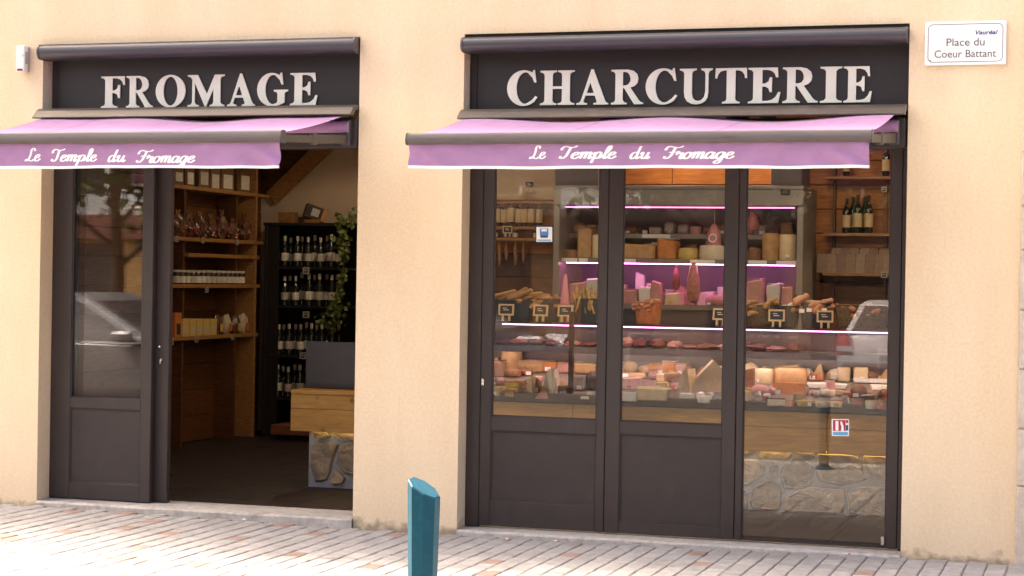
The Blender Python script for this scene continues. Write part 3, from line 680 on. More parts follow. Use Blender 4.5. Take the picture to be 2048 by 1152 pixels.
for i in range(-11, 11):
    for j in range(0, 15):
        x, y = i*.4+.05, .55+j*.4
        if XL < x < XR-.1 and y < 6.0:
            u, v, _ = proj((x, y, FZ)); 
            if not ((300 < u < 760 and y < 6) or (1420 < u < 1860 and y < 1.9)): continue
            if t0 is None: t0 = tile.build('tile', M_FLOOR, fl, origin=(0,0,0)); o = t0
            else: o = place('tile', t0.data, fl, Vector())
            o.location = (x, y, FZ-.004+random.uniform(-.0006,.0006))
mb = MB(); mb.add([(XL-.1,.345,CE),(XR,.345,CE),(XR,6.1,CE),(XL-.1,6.1,CE)], [(0,1,2,3)])
tag(mb.build('ceiling', mat('ceiling_paint', (.55,.46,.36), .9)), kind='structure')
mb = MB(); mb.box(XL-.3, XL-.03, .345, 6.1, -.05, CE); wl = tag(mb.build('wall_left', M_DARKWOOD), kind='structure')
nz = 13
for k in range(nz):                              # horizontal boarding, one board each
    a, b = FZ+(CE-FZ)*k/nz, FZ+(CE-FZ)*(k+1)/nz
    for y0, y1 in ((.36,2.6),(2.604,5.94)):
        mb = MB(); mb.box(XL-.029, XL+random.uniform(-.002,.002), y0, y1, a+.003, b-.003, .004); mb.build('plank', M_DARKWOOD, wl)
mb = MB(); mb.box(XL-.3, -1.9, YBK, YBK+.2, -.05, CE); wb = tag(mb.build('wall_back', M_PLASTER), kind='structure')
# boarded part of the rear wall left of the slanting brace
pl = [P(548,392,YBK-.03), P(660,285,YBK-.03), P(660,150,YBK-.03), P(430,150,YBK-.03), P(430,392,YBK-.03)]
mb = MB(); mb.prism([(p.x, p.z) for p in pl], YBK-.03, YBK-.002, 'y'); mb.build('boarding', M_DARKWOOD, wb)
a, b = P(540,396,YBK-.1), P(668,272,YBK-.1); d = b-a
mb = MB(); Mx = Matrix.Translation(a) @ Matrix.Rotation(-math.atan2(d.z, d.x), 4, 'Y'); mb.box(0, d.length, 0, .07, -.075, .075, .006, M=Mx); mb.build('brace', M_SHELF, wb)
mb = MB(); mb.box(-2.1, -1.9, YR, YBK, -.05, CE); tag(mb.build('wall_return', M_PLASTER), kind='structure')
mb = MB(); mb.box(-1.9, XR, YR, YR+.2, -.05, CE); wr = tag(mb.build('wall_rear_right', M_DARKWOOD), kind='structure')
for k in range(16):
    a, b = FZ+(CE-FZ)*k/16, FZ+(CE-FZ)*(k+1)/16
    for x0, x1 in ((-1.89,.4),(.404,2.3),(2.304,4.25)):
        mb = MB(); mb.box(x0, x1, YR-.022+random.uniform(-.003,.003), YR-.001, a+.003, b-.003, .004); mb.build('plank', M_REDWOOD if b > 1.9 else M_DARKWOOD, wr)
mb = MB(); mb.box(XR, XR+.2, .345, YR, -.05, CE); tag(mb.build('wall_right', M_DARKWOOD), kind='structure')

# ------------------------------------------------------------------ reusable goods
M_BOTTLE = mat('bottle_glass', (.012,.014,.010), .12, coat=.3)
M_CAP = mat('capsule_cream', (.60,.55,.45), .4); M_PAPER = mat('label_paper', (.68,.62,.52), .8, var=.30, vscale=70, coords='obj', rnd=.32)
M_PAPER2 = mat('label_tan', (.62,.46,.27), .8, var=.15, vscale=90, coords='obj')
M_SLATE = mat('slate', (.025,.025,.028), .7); M_FRWOOD = mat('tag_wood', (.62,.46,.27), .6)
def make_bottle(cap, lab, lz0=.06, lz1=.135, H=.30, R=.038, name='wine_bottle'):
    t = thing(name, '-', 'bottle')
    mb = MB(); mb.lathe([(R*.8,0),(R,.006),(R,H*.60),(R*.9,H*.665),(R*.42,H*.76),(R*.36,H*.80),(R*.36,H*.86)], 14); kid(mb.build('glass', M_BOTTLE, t, smooth=True))
    mb = MB(); mb.lathe([(R*.385,H*.83),(R*.39,H*.98),(R*.36,H)], 12); kid(mb.build('capsule', cap, t, smooth=True))
    mb = MB(); mb.lathe([(R*1.012,lz0),(R*1.012,lz1)], 14, caps=False); kid(mb.build('label', lab, t, smooth=True)); return t
def make_tag(w=.085, h=.062, legs=True, fm=None):
    t = thing('price_tag', '-', 'price tag')
    z0 = .03 if legs else 0
    mb = MB(); mb.box(-w/2+.004, w/2-.004, -.003, .003, z0+.004, z0+h-.004); kid(mb.build('slate', M_SLATE, t))
    mb = MB(); f = .009
    mb.box(-w/2,w/2,-.006,.006,z0,z0+f,.001); mb.box(-w/2,w/2,-.006,.006,z0+h-f,z0+h,.001)
    mb.box(-w/2,-w/2+f,-.0058,.0058,z0+f+.0002,z0+h-f-.0002); mb.box(w/2-f,w/2,-.0058,.0058,z0+f+.0002,z0+h-f-.0002); kid(mb.build('frame', fm or M_FRWOOD, t))
    mb = MB(); mb.box(-.016,.014,-.0036,-.0031,z0+h*.45,z0+h*.52); mb.box(-.02,.004,-.0036,-.0031,z0+h*.62,z0+h*.68); kid(mb.build('chalk_mark', mat('chalk', (.6,.6,.58), .9), t))
    if legs:
        for x in (-.018,.018): mb = MB(); mb.box(x-.006,x+.006,-.006,.006,0,z0,.001); kid(mb.build('leg', fm or M_FRWOOD, t))
    return t
BOT = make_bottle(M_CAP, M_PAPER); BOT_USED = [0]
TAG = make_tag(); TAG_USED = [0]
TAGS = make_tag(.05,.05,False, mat('tag_grey', (.42,.38,.30), .6)); TAGS_USED = [0]
def bottle(loc, label, group, s=1, proto=None, used=None):
    proto = proto or BOT; used = BOT_USED if used is None else used
    o = put(proto, used[0], (loc[0]+random.uniform(-.007,.007), loc[1]+random.uniform(-.012,.012), loc[2]), random.uniform(0,6), label, group, s*random.uniform(.93,1.06)); used[0] = 1; return o
def tagat(loc, label, rz=0, s=1, small=False, tilt=-.15):
    pr, us = (TAGS, TAGS_USED) if small else (TAG, TAG_USED)
    o = put(pr, us[0], loc, rz, label, 'slate price tags', s); us[0] = 1; o.rotation_euler = (tilt, 0, rz); return o

# ------------------------------------------------------------------ wall shelving in the left-hand room
XS = -3.86
sh = thing('wall_shelving', 'wooden wall shelving with five boards seen through the open doorway', 'shelving', (XL, 4.5, FZ))
YS0, YS1 = PX(325,600,XS).y, PX(524,600,XS).y
def sz(py, px=340): return PX(px, py, XS).z
boards = [(373,325,540),(478,325,528),(512,378,520),(574,325,520),(681,325,516)]
SHZ = []
for py, l, r in boards:
    zt_ = sz(py-6, 340) if l < 340 else PX(l, py-6, XS).z
    mb = MB(); mb.box(XL+.001, XS, PX(l,py,XS).y, min(PX(r,py,XS).y, YBK-.04), zt_-.034, zt_, .003); mb.build('board', M_SHELF, sh); SHZ.append(zt_)
for px in (378, 482, 512):
    y = PX(px,600,XS).y; mb = MB(); mb.box(XL+.001, XS-.05 if px < 500 else XS-.004, y-.016, y+.016, FZ, CE-.3, .003); mb.build('upright', M_DARKWOOD if px < 500 else M_SHELF, sh)
def on_shelf(k, px, x=None): return Vector((x if x is not None else XS-.07, PX(px, 600, x if x is not None else XS-.07).y, SHZ[k]))
# paper bags with white cards on the top board
M_KRAFT = mat('kraft_paper', (.20,.11,.05), .9, var=.25, vscale=20, bump=.4, bscale=40)
for n, (l, r, t, b) in enumerate(((343,357,343,361),(367,379,343,367),(393,408,342,368),(416,430,347,375),(439,457,348,376),(475,491,350,378))):
    c = on_shelf(0, (l+r)/2); z1, z0 = PX((l+r)/2, t, XS-.02).z, PX((l+r)/2, b, XS-.02).z; hw = abs(PX(r,t,XS).y-PX(l,t,XS).y)/2
    o = thing('gift_bag', 'brown paper bag with white card, %s, on the top wall board' % ('nearest the door','second from the door','third from the door','fourth from the door','fifth from the door','furthest from the door')[n], 'bag', c, 'paper bags on the top board')
    zt_ = SHZ[0]+.2; mb = MB(); mb.prism([(c.y-hw*1.5,SHZ[0]),(c.y+hw*1.5,SHZ[0]),(c.y+hw*1.3,zt_),(c.y+hw*.2,zt_+.02),(c.y-hw*1.3,zt_-.004)], c.x-.05, c.x+.02, 'x'); mb.build('bag', M_KRAFT, o)
    mb = MB(); mb.box(c.x+.0205, c.x+.024, c.y-hw, c.y+hw, max(z0, SHZ[0]+.004), max(z1, SHZ[0]+.05)); mb.build('card', M_PAPER, o)
# bags of sweets
M_CELLO = mat('cellophane', (.17,.075,.04), .14, var=.75, vscale=30, bump=1.0, bscale=28, coords='obj', coat=.6)
def lump(mb, c, r, seed, n=14, amp=.25, fq=2.2):
    rows = n//2+2
    for i in range(rows+1):
        for j in range(n):
            th = math.pi*i/rows; ph = 2*math.pi*j/n; d = Vector((math.sin(th)*math.cos(ph), math.sin(th)*math.sin(ph), math.cos(th)))
            k = 1+amp*mnoise.noise(d*fq+Vector((seed*3.1, seed, 0))); mb.v.append(Vector(c)+Vector((d.x*r[0],d.y*r[1],d.z*r[2]))*k)
    base = len(mb.v)-(rows+1)*n
    for i in range(rows):
        for j in range(n): mb.f.append([base+i*n+j, base+i*n+(j+1)%n, base+(i+1)*n+(j+1)%n, base+(i+1)*n+j])
M_SWEET = [mat('sweet_%d' % k, c, .25, coat=.5) for k, c in enumerate(((.6,.06,.05),(.65,.55,.45),(.55,.2,.05),(.5,.1,.2)))]
for n, px in enumerate((352,374,396,418,440,462,486)):
    c = on_shelf(1, px); o = thing('sweet_bag', 'clear bag of sweets on the second board, %s from the door' % ('first','second','third','fourth','fifth','sixth','seventh')[n], 'bag', c, 'bags of sweets on the second board')
    mb = MB(); h = random.uniform(.085,.11); lump(mb, c+Vector((0,0,h)), (.06,.085,h), n, 18, .3, 3.0); mb.build('bag', M_CELLO, o, smooth=False)
    mb = MB(); mb.prism([(c.y-.03,c.z+h*1.85),(c.y+.03,c.z+h*1.85),(c.y+.05,c.z+h*2.5),(c.y,c.z+h*2.35),(c.y-.05,c.z+h*2.5)], c.x-.006, c.x+.006, 'x'); mb.build('gathered_top', M_CELLO, o)
    for k in range(5):
        q = c+Vector((.058, random.uniform(-.06,.06), random.uniform(.02,.1))); mb = MB(); mb.lathe([(.004,-.009),(.011,-.004),(.011,.004),(.004,.009)], 8, o=q); mb.build('sweet', random.choice(M_SWEET), o, smooth=True)
# row of jars with white labels
J = thing('jam_jar', '-', 'jar'); M_JARG = mat('dark_jar', (.035,.022,.018), .15, coat=.3)
mb = MB(); mb.lathe([(.030,0),(.034,.005),(.034,.082),(.028,.092)], 12); kid(mb.build('jar', M_JARG, J, smooth=True))
mb = MB(); mb.lathe([(.0345,.010),(.0345,.062)], 12, caps=False); kid(mb.build('label', M_PAPER, J, smooth=True))
mb = MB(); mb.lathe([(.031,.0925),(.0325,.108),(.031,.110)], 12); kid(mb.build('lid', M_CAP, J, smooth=True))
y0, y1 = on_shelf(3,346).y, on_shelf(3,476).y; nj = 14
for k in range(nj):
    put(J, k, (XS-.045, y0+(y1-y0)*k/(nj-1), SHZ[3]), random.uniform(0,6), 'white-labelled dark jar, %s from the door in the row on the fourth board' % ORDW[k], 'row of white-labelled jars', 1.12)
# boxes and bags on the lowest board
cols = [('orange carton on the lowest board beside the door', (.60,.20,.03), 340, 354, .19), ]
M_CART = [mat('carton_yellow', (.62,.42,.12), .7, var=.15, vscale=40), mat('carton_orange', (.55,.17,.03), .7, var=.1, vscale=40), mat('carton_cream', (.55,.45,.3), .7, var=.2, vscale=40)]
spec = [('orange and black carton on the lowest board beside the door',1,341,354,626)]+[('pale yellow biscuit carton on the lowest board, %s of five' % w,0,356+14*k,369+14*k,638) for k, w in enumerate(('first','second','third','fourth','fifth'))]
for lab, mi, l, r, t in spec:
    c = on_shelf(4, (l+r)/2); hw = abs(on_shelf(4,r).y-on_shelf(4,l).y)/2-.002; z1 = PX((l+r)/2,t,XS-.02).z
    o = thing('carton', lab, 'carton', c, 'cartons on the lowest board'); mb = MB(); mb.box(c.x-.05,c.x+.05,c.y-hw,c.y+hw,c.z,z1,.003); mb.build('box', M_CART[mi], o)
    mb = MB(); mb.box(c.x+.0502,c.x+.0515,c.y-hw*.6,c.y+hw*.6,c.z+.02,c.z+(z1-c.z)*.55); mb.build('label', M_SLATE if mi == 1 else M_CART[2], o)
for n, px in enumerate((434,452,470,486)):
    c = on_shelf(4, px); o = thing('biscuit_bag', 'cream and orange bag of biscuits on the lowest board, %s after the cartons' % ('first','second','third','last')[n], 'bag', c, 'biscuit bags on the lowest board')
    mb = MB(); h = .1; lump(mb, c+Vector((0,0,h*.86)), (.05,.07,h), n+30, 14, .22, 2.5); mb.build('bag', M_CART[2] if n % 2 else M_CELLO, o, smooth=True); mb = MB(); mb.box(c.x+.049,c.x+.053,c.y-.03,c.y+.03,c.z+.03,c.z+.1); mb.build('label', M_CART[1] if n % 2 else M_CART[0], o)
for n, (px, py, k) in enumerate(((353,476,1),(405,478,1),(474,482,1),(413,577,3),(343,682,4),(393,677,4),(465,672,4))):
    c = PX(px, py+8, XS+.008); o = tagat(c, 'small slate price tag on the %s board edge, %s' % ({1:'second',3:'fourth',4:'lowest'}[k], {0:'nearest the door',1:'in the middle',2:'furthest in',3:'below the jars',4:'below the orange carton',5:'below the yellow cartons',6:'below the biscuit bags'}[n]), math.pi/2, 1.0, True, 0)
c = PX(457,817,XL+.004); o = thing('light_switch', 'white light switch low on the dark boarded wall', 'switch', c)
mb = MB(); mb.box(c.x,c.x+.012,c.y-.05,c.y+.05,c.z-.045,c.z+.045,.003); mb.build('plate', M_ABS, o); mb = MB(); mb.box(c.x+.012,c.x+.018,c.y-.02,c.y+.02,c.z-.025,c.z+.025,.002); mb.build('rocker', M_ABS, o)

# ------------------------------------------------------------------ wine rack
YW = 5.42
rk = thing('wine_rack', 'tall black wine rack at the rear of the room', 'rack', (P(620,600,YW).x, YW, FZ))
M_RACK = mat('rack_black', (.014,.011,.011), .5)
x0, x1 = P(527,600,YW).x, P(760,600,YW).x; zt_ = P(620,452,YW).z
mb = MB(); mb.box(x0,x0+.03,YW,YBK-.03,FZ,zt_,.003); mb.build('side_panel', M_RACK, rk)
mb = MB(); mb.box(x1-.03,x1,YW,YBK-.03,FZ,zt_,.003); mb.build('side_panel', M_RACK, rk)
mb = MB(); mb.box(x0+.0302,x1-.0302,YBK-.06,YBK-.031,FZ,zt_-.001); mb.build('back_panel', M_RACK, rk)
mb = MB(); mb.box(x0-.01,x1+.01,YW-.01,YBK-.03,zt_+.001,zt_+.03,.003); mb.build('top', M_RACK, rk)
mb = MB(); mb.box(x0+.0302,P(556,600,YW).x,YW+.004,YW+.02,FZ,zt_-.002); mb.build('front_panel', M_RACK, rk)
rows = [(534,'top',(569,592.5,616.5,640,663)),(612,'second',(568,592,616,640,663)),(712,'third',(556,578,599,620,642,664)),(797,'lowest',(555,578,600,622,644))]
for py, nm, cols_ in rows:
    z = P(610,py,YW).z
    mb = MB(); mb.box(x0+.0303,x1-.0303,YW+.0,YBK-.061,z-.022,z,.002); mb.build('shelf', M_RACK, rk)
    for q, px in enumerate(cols_):
        c = P(px,py,YW+.07); bottle((c.x,YW+.07,z), 'wine bottle with pale label, %s in the front row of the %s rack shelf' % (ORDW[q], nm), 'front bottles on the %s rack shelf' % nm)
        c = P(px+12,py,YW+.2); bottle((c.x,YW+.2,z), 'wine bottle, %s in the rear row of the %s rack shelf' % (ORDW[q], nm), 'rear bottles on the %s rack shelf' % nm)
for n, (px, py) in enumerate(((612,548),(612,636),(606,718))):
    c = P(px,py,YW-.012); tagat(c, 'slate price tag hanging from the wine rack %s' % ('below the top shelf','below the second shelf','beside the dark till screen')[n], 0, 1.25, True, 0)
# crate on top of the rack
c = P(626,441,YW+.25); c.z = zt_+.031
o = thing('wine_box', 'orange wooden box tilted on top of the wine rack', 'box', c)
Mx = Matrix.Translation(c+Vector((0,0,.045))) @ Matrix.Rotation(.55,4,'Z') @ Matrix.Rotation(.32,4,'Y')
mb = MB(); mb.box(-.10,.10,-.08,.08,-.005,.125,.004,M=Mx); mb.build('box', mat('box_orange', (.55,.22,.06), .6, var=.2, vscale=15), o)
mb = MB(); mb.box(-.099,.06,-.0825,-.0805,.002,.118,M=Mx); lb = mb.build('label', M_SLATE, o)
mb = MB(); mb.box(-.045,.03,-.0845,-.083,.02,.095,M=Mx); mb.build('badge', M_PAPER, lb)
mb = MB(); mb.box(c.x-.07,c.x+.09,c.y-.06,c.y+.06,c.z,c.z+.04,.003); mb.build('stand', M_SHELF, o)
c2 = P(580,438,YW+.25); c2.z = zt_+.031; o = thing('wooden_box', 'plain brown wooden box lying on the wine rack', 'box', c2)
mb = MB(); mb.box(c2.x-.10,c2.x+.06,c2.y-.05,c2.y+.05,c2.z,c2.z+.09,.004); mb.build('box', M_SHELF, o); mb = MB(); mb.box(c2.x-.103,c2.x+.063,c2.y-.053,c2.y+.053,c2.z+.091,c2.z+.105,.003); mb.build('lid', M_SHELF, o)
c = P(583,880,5.15); c.z = FZ; mb = MB(); o = thing('wooden_plinth', 'low reddish wooden plinth on the floor before the wine rack', 'plinth', c)
xa_, xb_ = P(545,865,5.1).x, P(640,865,5.1).x; zt2 = P(583,851,5.05).z
mb.box(xa_,xb_,5.05,5.38,FZ+.05,zt2,.006); mb.build('top', wood('plinth_wood', (.28,.10,.045), (.18,.06,.028), 5, (2,5,9)), o); mb = MB(); mb.box(xa_+.05,xb_-.03,5.1,5.37,FZ,FZ+.05); mb.build('foot', M_RACK, o)
# trailing plant
M_LEAF = mat('ivy_leaf', (.05,.085,.016), .45, var=.4, vscale=25, col2=(.14,.16,.03)); M_STEM = mat('ivy_stem', (.10,.07,.03), .8)
pts = spline([tuple(P(px,py,YW-.10+dy)) for px, py, dy in ((712,436,.16),(694,440,.02),(684,470,-.02),(690,505,0),(685,545,.0),(680,585,-.02),(668,625,-.02),(660,652,0))], 6)
iv = thing('ivy', 'trailing green ivy hanging down the front of the wine rack', 'plant', pts[0])
mb = MB(); mb.tube(pts, .006, 6); mb.build('stem', M_STEM, iv)
mb = MB(); rr = random.Random(4)
for k in range(230):
    t = rr.random(); p = pts[int(t*(len(pts)-1))]; wd = .035+.03*math.sin(t*9)+(.035 if t < .3 else 0)
    c = p+Vector((rr.gauss(0,wd*.8), rr.uniform(-.07,.05), rr.gauss(0,.035))); s = rr.uniform(.018,.036)
    q = Matrix.Translation(c) @ Matrix.Rotation(rr.uniform(-.9,.9),4,'Z') @ Matrix.Rotation(rr.uniform(-.8,.8),4,'X') @ Matrix.Rotation(rr.uniform(-.8,.8),4,'Y')
    vs = [q @ Vector(v) for v in ((0,0,-s),(s*.9,-.2*s,-.25*s),(s*.45,0,.25*s),(0,-.15*s,s*.9),(-s*.45,0,.25*s),(-s*.9,-.2*s,-.25*s))]; mb.add(vs, [(0,1,2),(0,2,3),(0,3,4),(0,4,5)])
tag(mb.build('foliage', M_LEAF, iv, fixn=False), kind='stuff')
# ------------------------------------------------------------------ the stone-faced counter
YC = 1.58
def ZC(px, py, Y=YC): return P(px, py, Y).z
zs_top, zw_top, zr_top, zg_top = ZC(1630,906), ZC(1630,826,YC-.04), ZC(1630,806,YC-.05), ZC(1630,660,YC+.05)
XCL, XCR = P(585,800,YC).x, 3.75
ct = thing('display_counter', 'long shop counter with rubble stone base, pine fascia and glass display case', 'counter', (1.0, YC, FZ))
mb = MB(); mb.box(P(618,900,YC+.04).x, XCR, YC+.04, YC+.75, FZ, zs_top); base = mb.build('stone_base', mat('mortar', (.50,.50,.51), .95, var=.12, vscale=14, bump=.6, bscale=60), ct)
M_ST = mat('rubble_stone', (.46,.36,.24), .9, var=.35, vscale=9, bump=1.0, bscale=22, rnd=.38, col2=(.24,.19,.15))
def stone(poly):
    """poly: points (x, z) on the counter front; a cushion with an uneven face"""
    n0 = len(poly); pts = []
    for i in range(n0):
        a, b = Vector(poly[i]), Vector(poly[(i+1) % n0])
        for t in (0, .33, .67): pts.append(a.lerp(b, t)+Vector((random.uniform(-.004,.004), random.uniform(-.004,.004))))
    c = sum(pts, Vector((0,0)))/len(pts); mb = MB(); n = len(pts)
    sm = [(pts[i-1]+pts[i]*6+pts[(i+1)%n])/8 for i in range(n)]; sd = random.uniform(0,50)
    for f, d in ((1.01,0),(.985,.022),(.93,.032),(.80,.030),(.60,.032),(.38,.033),(.18,.033)):
        for p in sm:
            q = c+(p-c)*f; mb.v.append(Vector((q.x, YC+.038-d-(.020*mnoise.noise((q.x*8,q.y*8,sd))+.010*mnoise.noise((q.x*24,q.y*24,sd))+.02*mnoise.noise((sd,q.x*2.2,q.y*2.2)))*min(1,d/.02), q.y)))
    for j in range(6):
        for i in range(n): mb.f.append([j*n+i, j*n+(i+1)%n, (j+1)*n+(i+1)%n, (j+1)*n+i])
    mb.f.append([6*n+i for i in range(n)]); return mb.build('stone', M_ST, base, smooth=False)
def zpoly(pts, ox, oy, s): return [(lambda p: (p.x, min(max(p.z, FZ+.004), zs_top-.002)))(P(ox+x/s, oy+y/s, YC+.02)) for x, y in pts]
for pts in ([(120,260),(215,262),(190,300),(120,315)],[(240,258),(450,258),(470,300),(420,345),(330,360),(250,345),(225,310)],[(490,265),(612,268),(610,310),(560,328),(515,315)],
  [(625,270),(890,275),(925,330),(940,420),(980,470),(900,500),(800,518),(720,510),(640,480),(622,440),(628,350)],[(945,285),(1150,285),(1150,490),(1030,480),(970,430),(945,370)],
  [(100,330),(230,350),(280,390),(275,440),(200,480),(150,515),(100,510)],[(385,395),(470,335),(520,335),(600,385),(605,430),(570,510),(460,545),(400,540),(380,470)],
  [(300,385),(362,378),(360,460),(305,440)],[(190,530),(290,480),(365,490),(385,560),(385,640),(360,690),(190,685),(165,640)],
  [(420,590),(560,530),(700,530),(820,545),(826,600),(812,710),(500,700),(400,690)],[(850,560),(930,525),(1150,520),(1150,745),(1000,730),(840,715),(845,600)],[(100,540),(152,560),(156,680),(100,690)]):
    stone(zpoly(pts, 1450, 820, 3.4247))
for pts in ([(838,590),(920,585),(938,640),(870,662),(838,650)],[(942,585),(1110,588),(1110,655),(1000,662),(952,630)],[(828,690),(870,672),(950,672),(978,682),(943,780),(918,880),(850,892),(828,800)],
  [(990,690),(1065,670),(1150,690),(1150,850),(1020,850),(962,790)],[(935,892),(960,812),(1015,870),(1002,898)]):
    stone(zpoly(pts, 320, 640, 2.743))
xq = P(750,900,YC).x; xe = P(1470,900,YC).x; k = 0
while xq < xe-.1:                                   # the stretch behind the pier and the door panels
    wd = random.uniform(.22,.36); hm = FZ+(zs_top-FZ)*random.uniform(.4,.6)
    for a, b in ((FZ+.012, hm-.01), (hm+.01, zs_top-.006)):
        x0_, x1_ = xq+.012, min(xq+wd, xe)-.012
        stone([(x0_+random.uniform(0,.04),a),(x1_-random.uniform(0,.04),a+random.uniform(0,.02)),(x1_,(a+b)/2),(x1_-random.uniform(.01,.05),b),(x0_+random.uniform(.01,.05),b-random.uniform(0,.02)),(x0_,(a+b)/2)])
    xq += wd
zmid = (zs_top+zw_top)/2+.03
for x0_, x1_ in ((XCL, .3), (.303, 2.05), (2.053, XCR)):
    for a, b in ((zs_top+.001, zmid-.0012), (zmid+.0012, zw_top)):
        mb = MB(); mb.box(x0_, x1_, YC-.03+random.uniform(-.001,.001), YC-.013, a, b, .003); mb.build('fascia_board', M_PINE, ct)
mb = MB(); mb.box(XCL+.001, XCR, YC+.013, YC+.75, zs_top+.002, zw_top-.004); mb.build('carcass', M_DARKWOOD, ct)
mb = MB(); mb.box(P(622,850,YC).x, XCR-.05, YC-.010, YC+.010, zs_top+.006, zs_top+.014); mb.build('light_strip', emit('strip_yellow', (1,.72,.22), .9), ct)
XG0 = P(800,800,YC).x
mb = MB(); mb.box(XG0, XCR, YC-.045, YC+.02, zw_top+.001, zr_top, .006); mb.build('front_rail', mat('rail_brown', (.055,.028,.024), .35), ct)
mb = MB(); mb.box(XCL, XG0-.002, YC-.035, YC+.75, zw_top+.001, zw_top+.03, .004); mb.build('counter_top', M_PINE, ct)
# the glass case
DK0, DK1 = (YC+.04, zr_top-.012), (YC+.80, zr_top+.13)
def deck_z(y): return DK0[1]+(DK1[1]-DK0[1])*(y-DK0[0])/(DK1[0]-DK0[0])
def D(px, py, dz=0):                               # photograph point on the sloping deck (lifted by dz)
    d = ray(px, py); s = (DK1[1]-DK0[1])/(DK1[0]-DK0[0])
    t = (DK0[1]+dz+s*(CAM.y-DK0[0])-CAM.z)/(d.z-s*d.y); p = CAM+d*t; return p
mb = MB(); mb.add([(XG0,DK0[0]-.03,deck_z(DK0[0]-.03)),(XCR,DK0[0]-.03,deck_z(DK0[0]-.03)),(XCR,DK1[0],DK1[1]),(XG0,DK1[0],DK1[1]),(XG0,DK0[0]-.03,zw_top+.003),(XCR,DK0[0]-.03,zw_top+.003),(XCR,DK1[0],zw_top+.003),(XG0,DK1[0],zw_top+.003)], [(0,1,2,3),(4,5,6,7),(0,1,5,4),(2,3,7,6),(0,3,7,4),(1,2,6,5)])
mb.build('deck', mat('steel_deck', (.30,.25,.22), .35, metal=.4), ct)
yt = YC+.06
posts = [XG0+.012, P(1142,700,YC).x, P(1840,700,YC).x]
for x in posts:
    mb = MB(); mb.box(x-.016, x+.016, YC-.008, YC+.03, zr_top+.001, zg_top+.09, .003); mb.build('post', mat('rail_brown', (.05,.028,.024), .35), ct)
for a, b in zip(posts, posts[1:]):
    mb = MB(); mb.add([(a+.017,YC+.0,zr_top+.002),(b-.017,YC+.0,zr_top+.002),(b-.017,yt,zg_top),(a+.017,yt,zg_top),(a+.017,YC+.006,zr_top+.002),(b-.017,YC+.006,zr_top+.002),(b-.017,yt+.006,zg_top),(a+.017,yt+.006,zg_top)], [(0,1,2,3),(7,6,5,4),(0,4,5,1),(3,2,6,7),(0,3,7,4),(1,5,6,2)]); mb.build('front_glass', M_CASEGLASS, ct)
mb = MB(); mb.box(XG0, XCR, yt+.008, YC+.74, zg_top+.001, zg_top+.011); mb.build('top_glass', M_CASEGLASS, ct)
M_PINK = emit('tube_pink', (1,.34,.80), 1.3)
mb = MB(); xl_ = P(1003,650,yt).x; mb.prism([(yt+.03,zg_top-.036),(yt+.03,zg_top-.001),(yt+.075,zg_top-.001),(yt+.075,zg_top-.006),(yt+.034,zg_top-.006),(yt+.034,zg_top-.036)], xl_, XCR-.4, 'x'); mb.build('added_tube_cover', M_CASS, ct)  # cover put in to keep the added bright tube out of sight
mb = MB(); mb.tube([(xl_+.01,yt+.052,zg_top-.018),(XCR-.41,yt+.052,zg_top-.018)], .008, 8); mb.build('tube_lamp', emit('added_case_tube', (1,.72,.74), 10), ct)  # unseen extra tube, added to brighten the cheese fronts
mb = MB(); mb.tube([(P(1003,650,yt).x,yt+.022,zg_top-.010),(XCR-.4,yt+.022,zg_top-.010)], .0038, 8); mb.build('tube_lamp', M_PINK, ct)
mb = MB(); mb.box(XG0+.002, XCR, YC+.805, YC+.83, zw_top, zg_top-.02); mb.build('rear_panel', mat('case_back', (.06,.022,.022), .4, var=.2, vscale=3), ct)
zs2 = zr_top+.30
mb = MB(); mb.box(XG0+.05, XCR-.1, YC+.40, YC+.419, zs2-.034, zs2+.014, .002); mb.build('shelf_lip', M_CASS, ct)
mb = MB(); mb.tube([(XG0+.06,YC+.43,zs2-.010),(XCR-.1,YC+.43,zs2-.010)], .008, 8); mb.build('tube_lamp', emit('added_shelf_tube', (1,.76,.72), 6), ct)  # tube added out of sight behind the lip to light the deck
mb = MB(); mb.box(XG0+.03, XCR, YC+.42, YC+.80, zs2, zs2+.012, .002); mb.build('inner_shelf', mat('steel_deck', (.3,.25,.22), .35), ct)
M_MEAT = [mat('meat_red', (.36,.07,.06), .35, var=.45, vscale=26, coords='obj', col2=(.5,.25,.22)), mat('meat_pink', (.55,.24,.24), .4, var=.25, vscale=20, coords='obj'), mat('meat_dark', (.17,.045,.04), .4, var=.4, vscale=24, coords='obj')]
names_m = ('cured ham piece','pale cooked ham','dark dried meat')
hx = 0
for n, px in enumerate(range(1010, 1600, 34)):
    c = P(px, 690, YC+.58); c.z = zs2+.0125; mi = (2,0,2,2,1,2)[n % 6]; L_ = random.uniform(.10,.19); h = random.uniform(.018,.04)
    lab = '%s on the inner case shelf, %s along from the peach pier' % (names_m[mi], ORDW[n])
    mb = MB(); lump(mb, c+Vector((0,0,h*.86)), (L_*.5,.12,h), n+60, 14, .4, 2.4); tag(mb.build('cured_meat', M_MEAT[mi], origin=c, smooth=True), lab, 'meat', 'meats on the inner shelf')
# till screen and things on the short counter seen through the doorway
c = P(660,788,YC+.18); c.z = zw_top+.031
o = thing('till_screen', 'large dark grey-blue screen standing on the pine counter', 'screen', c)
a_, b_ = P(611,740,YC+.2).x, P(716,740,YC+.2).x; ztop = P(660,684,YC+.2).z
mb = MB(); mb.box(a_,b_,YC+.2,YC+.235,c.z+.0,ztop,.005); mb.build('panel', mat('screen_grey', (.062,.062,.078), .35), o)
mb = MB(); mb.box(a_+.1,b_-.1,YC+.236,YC+.34,c.z,c.z+.12,.004); mb.build('stand', M_CASS, o)

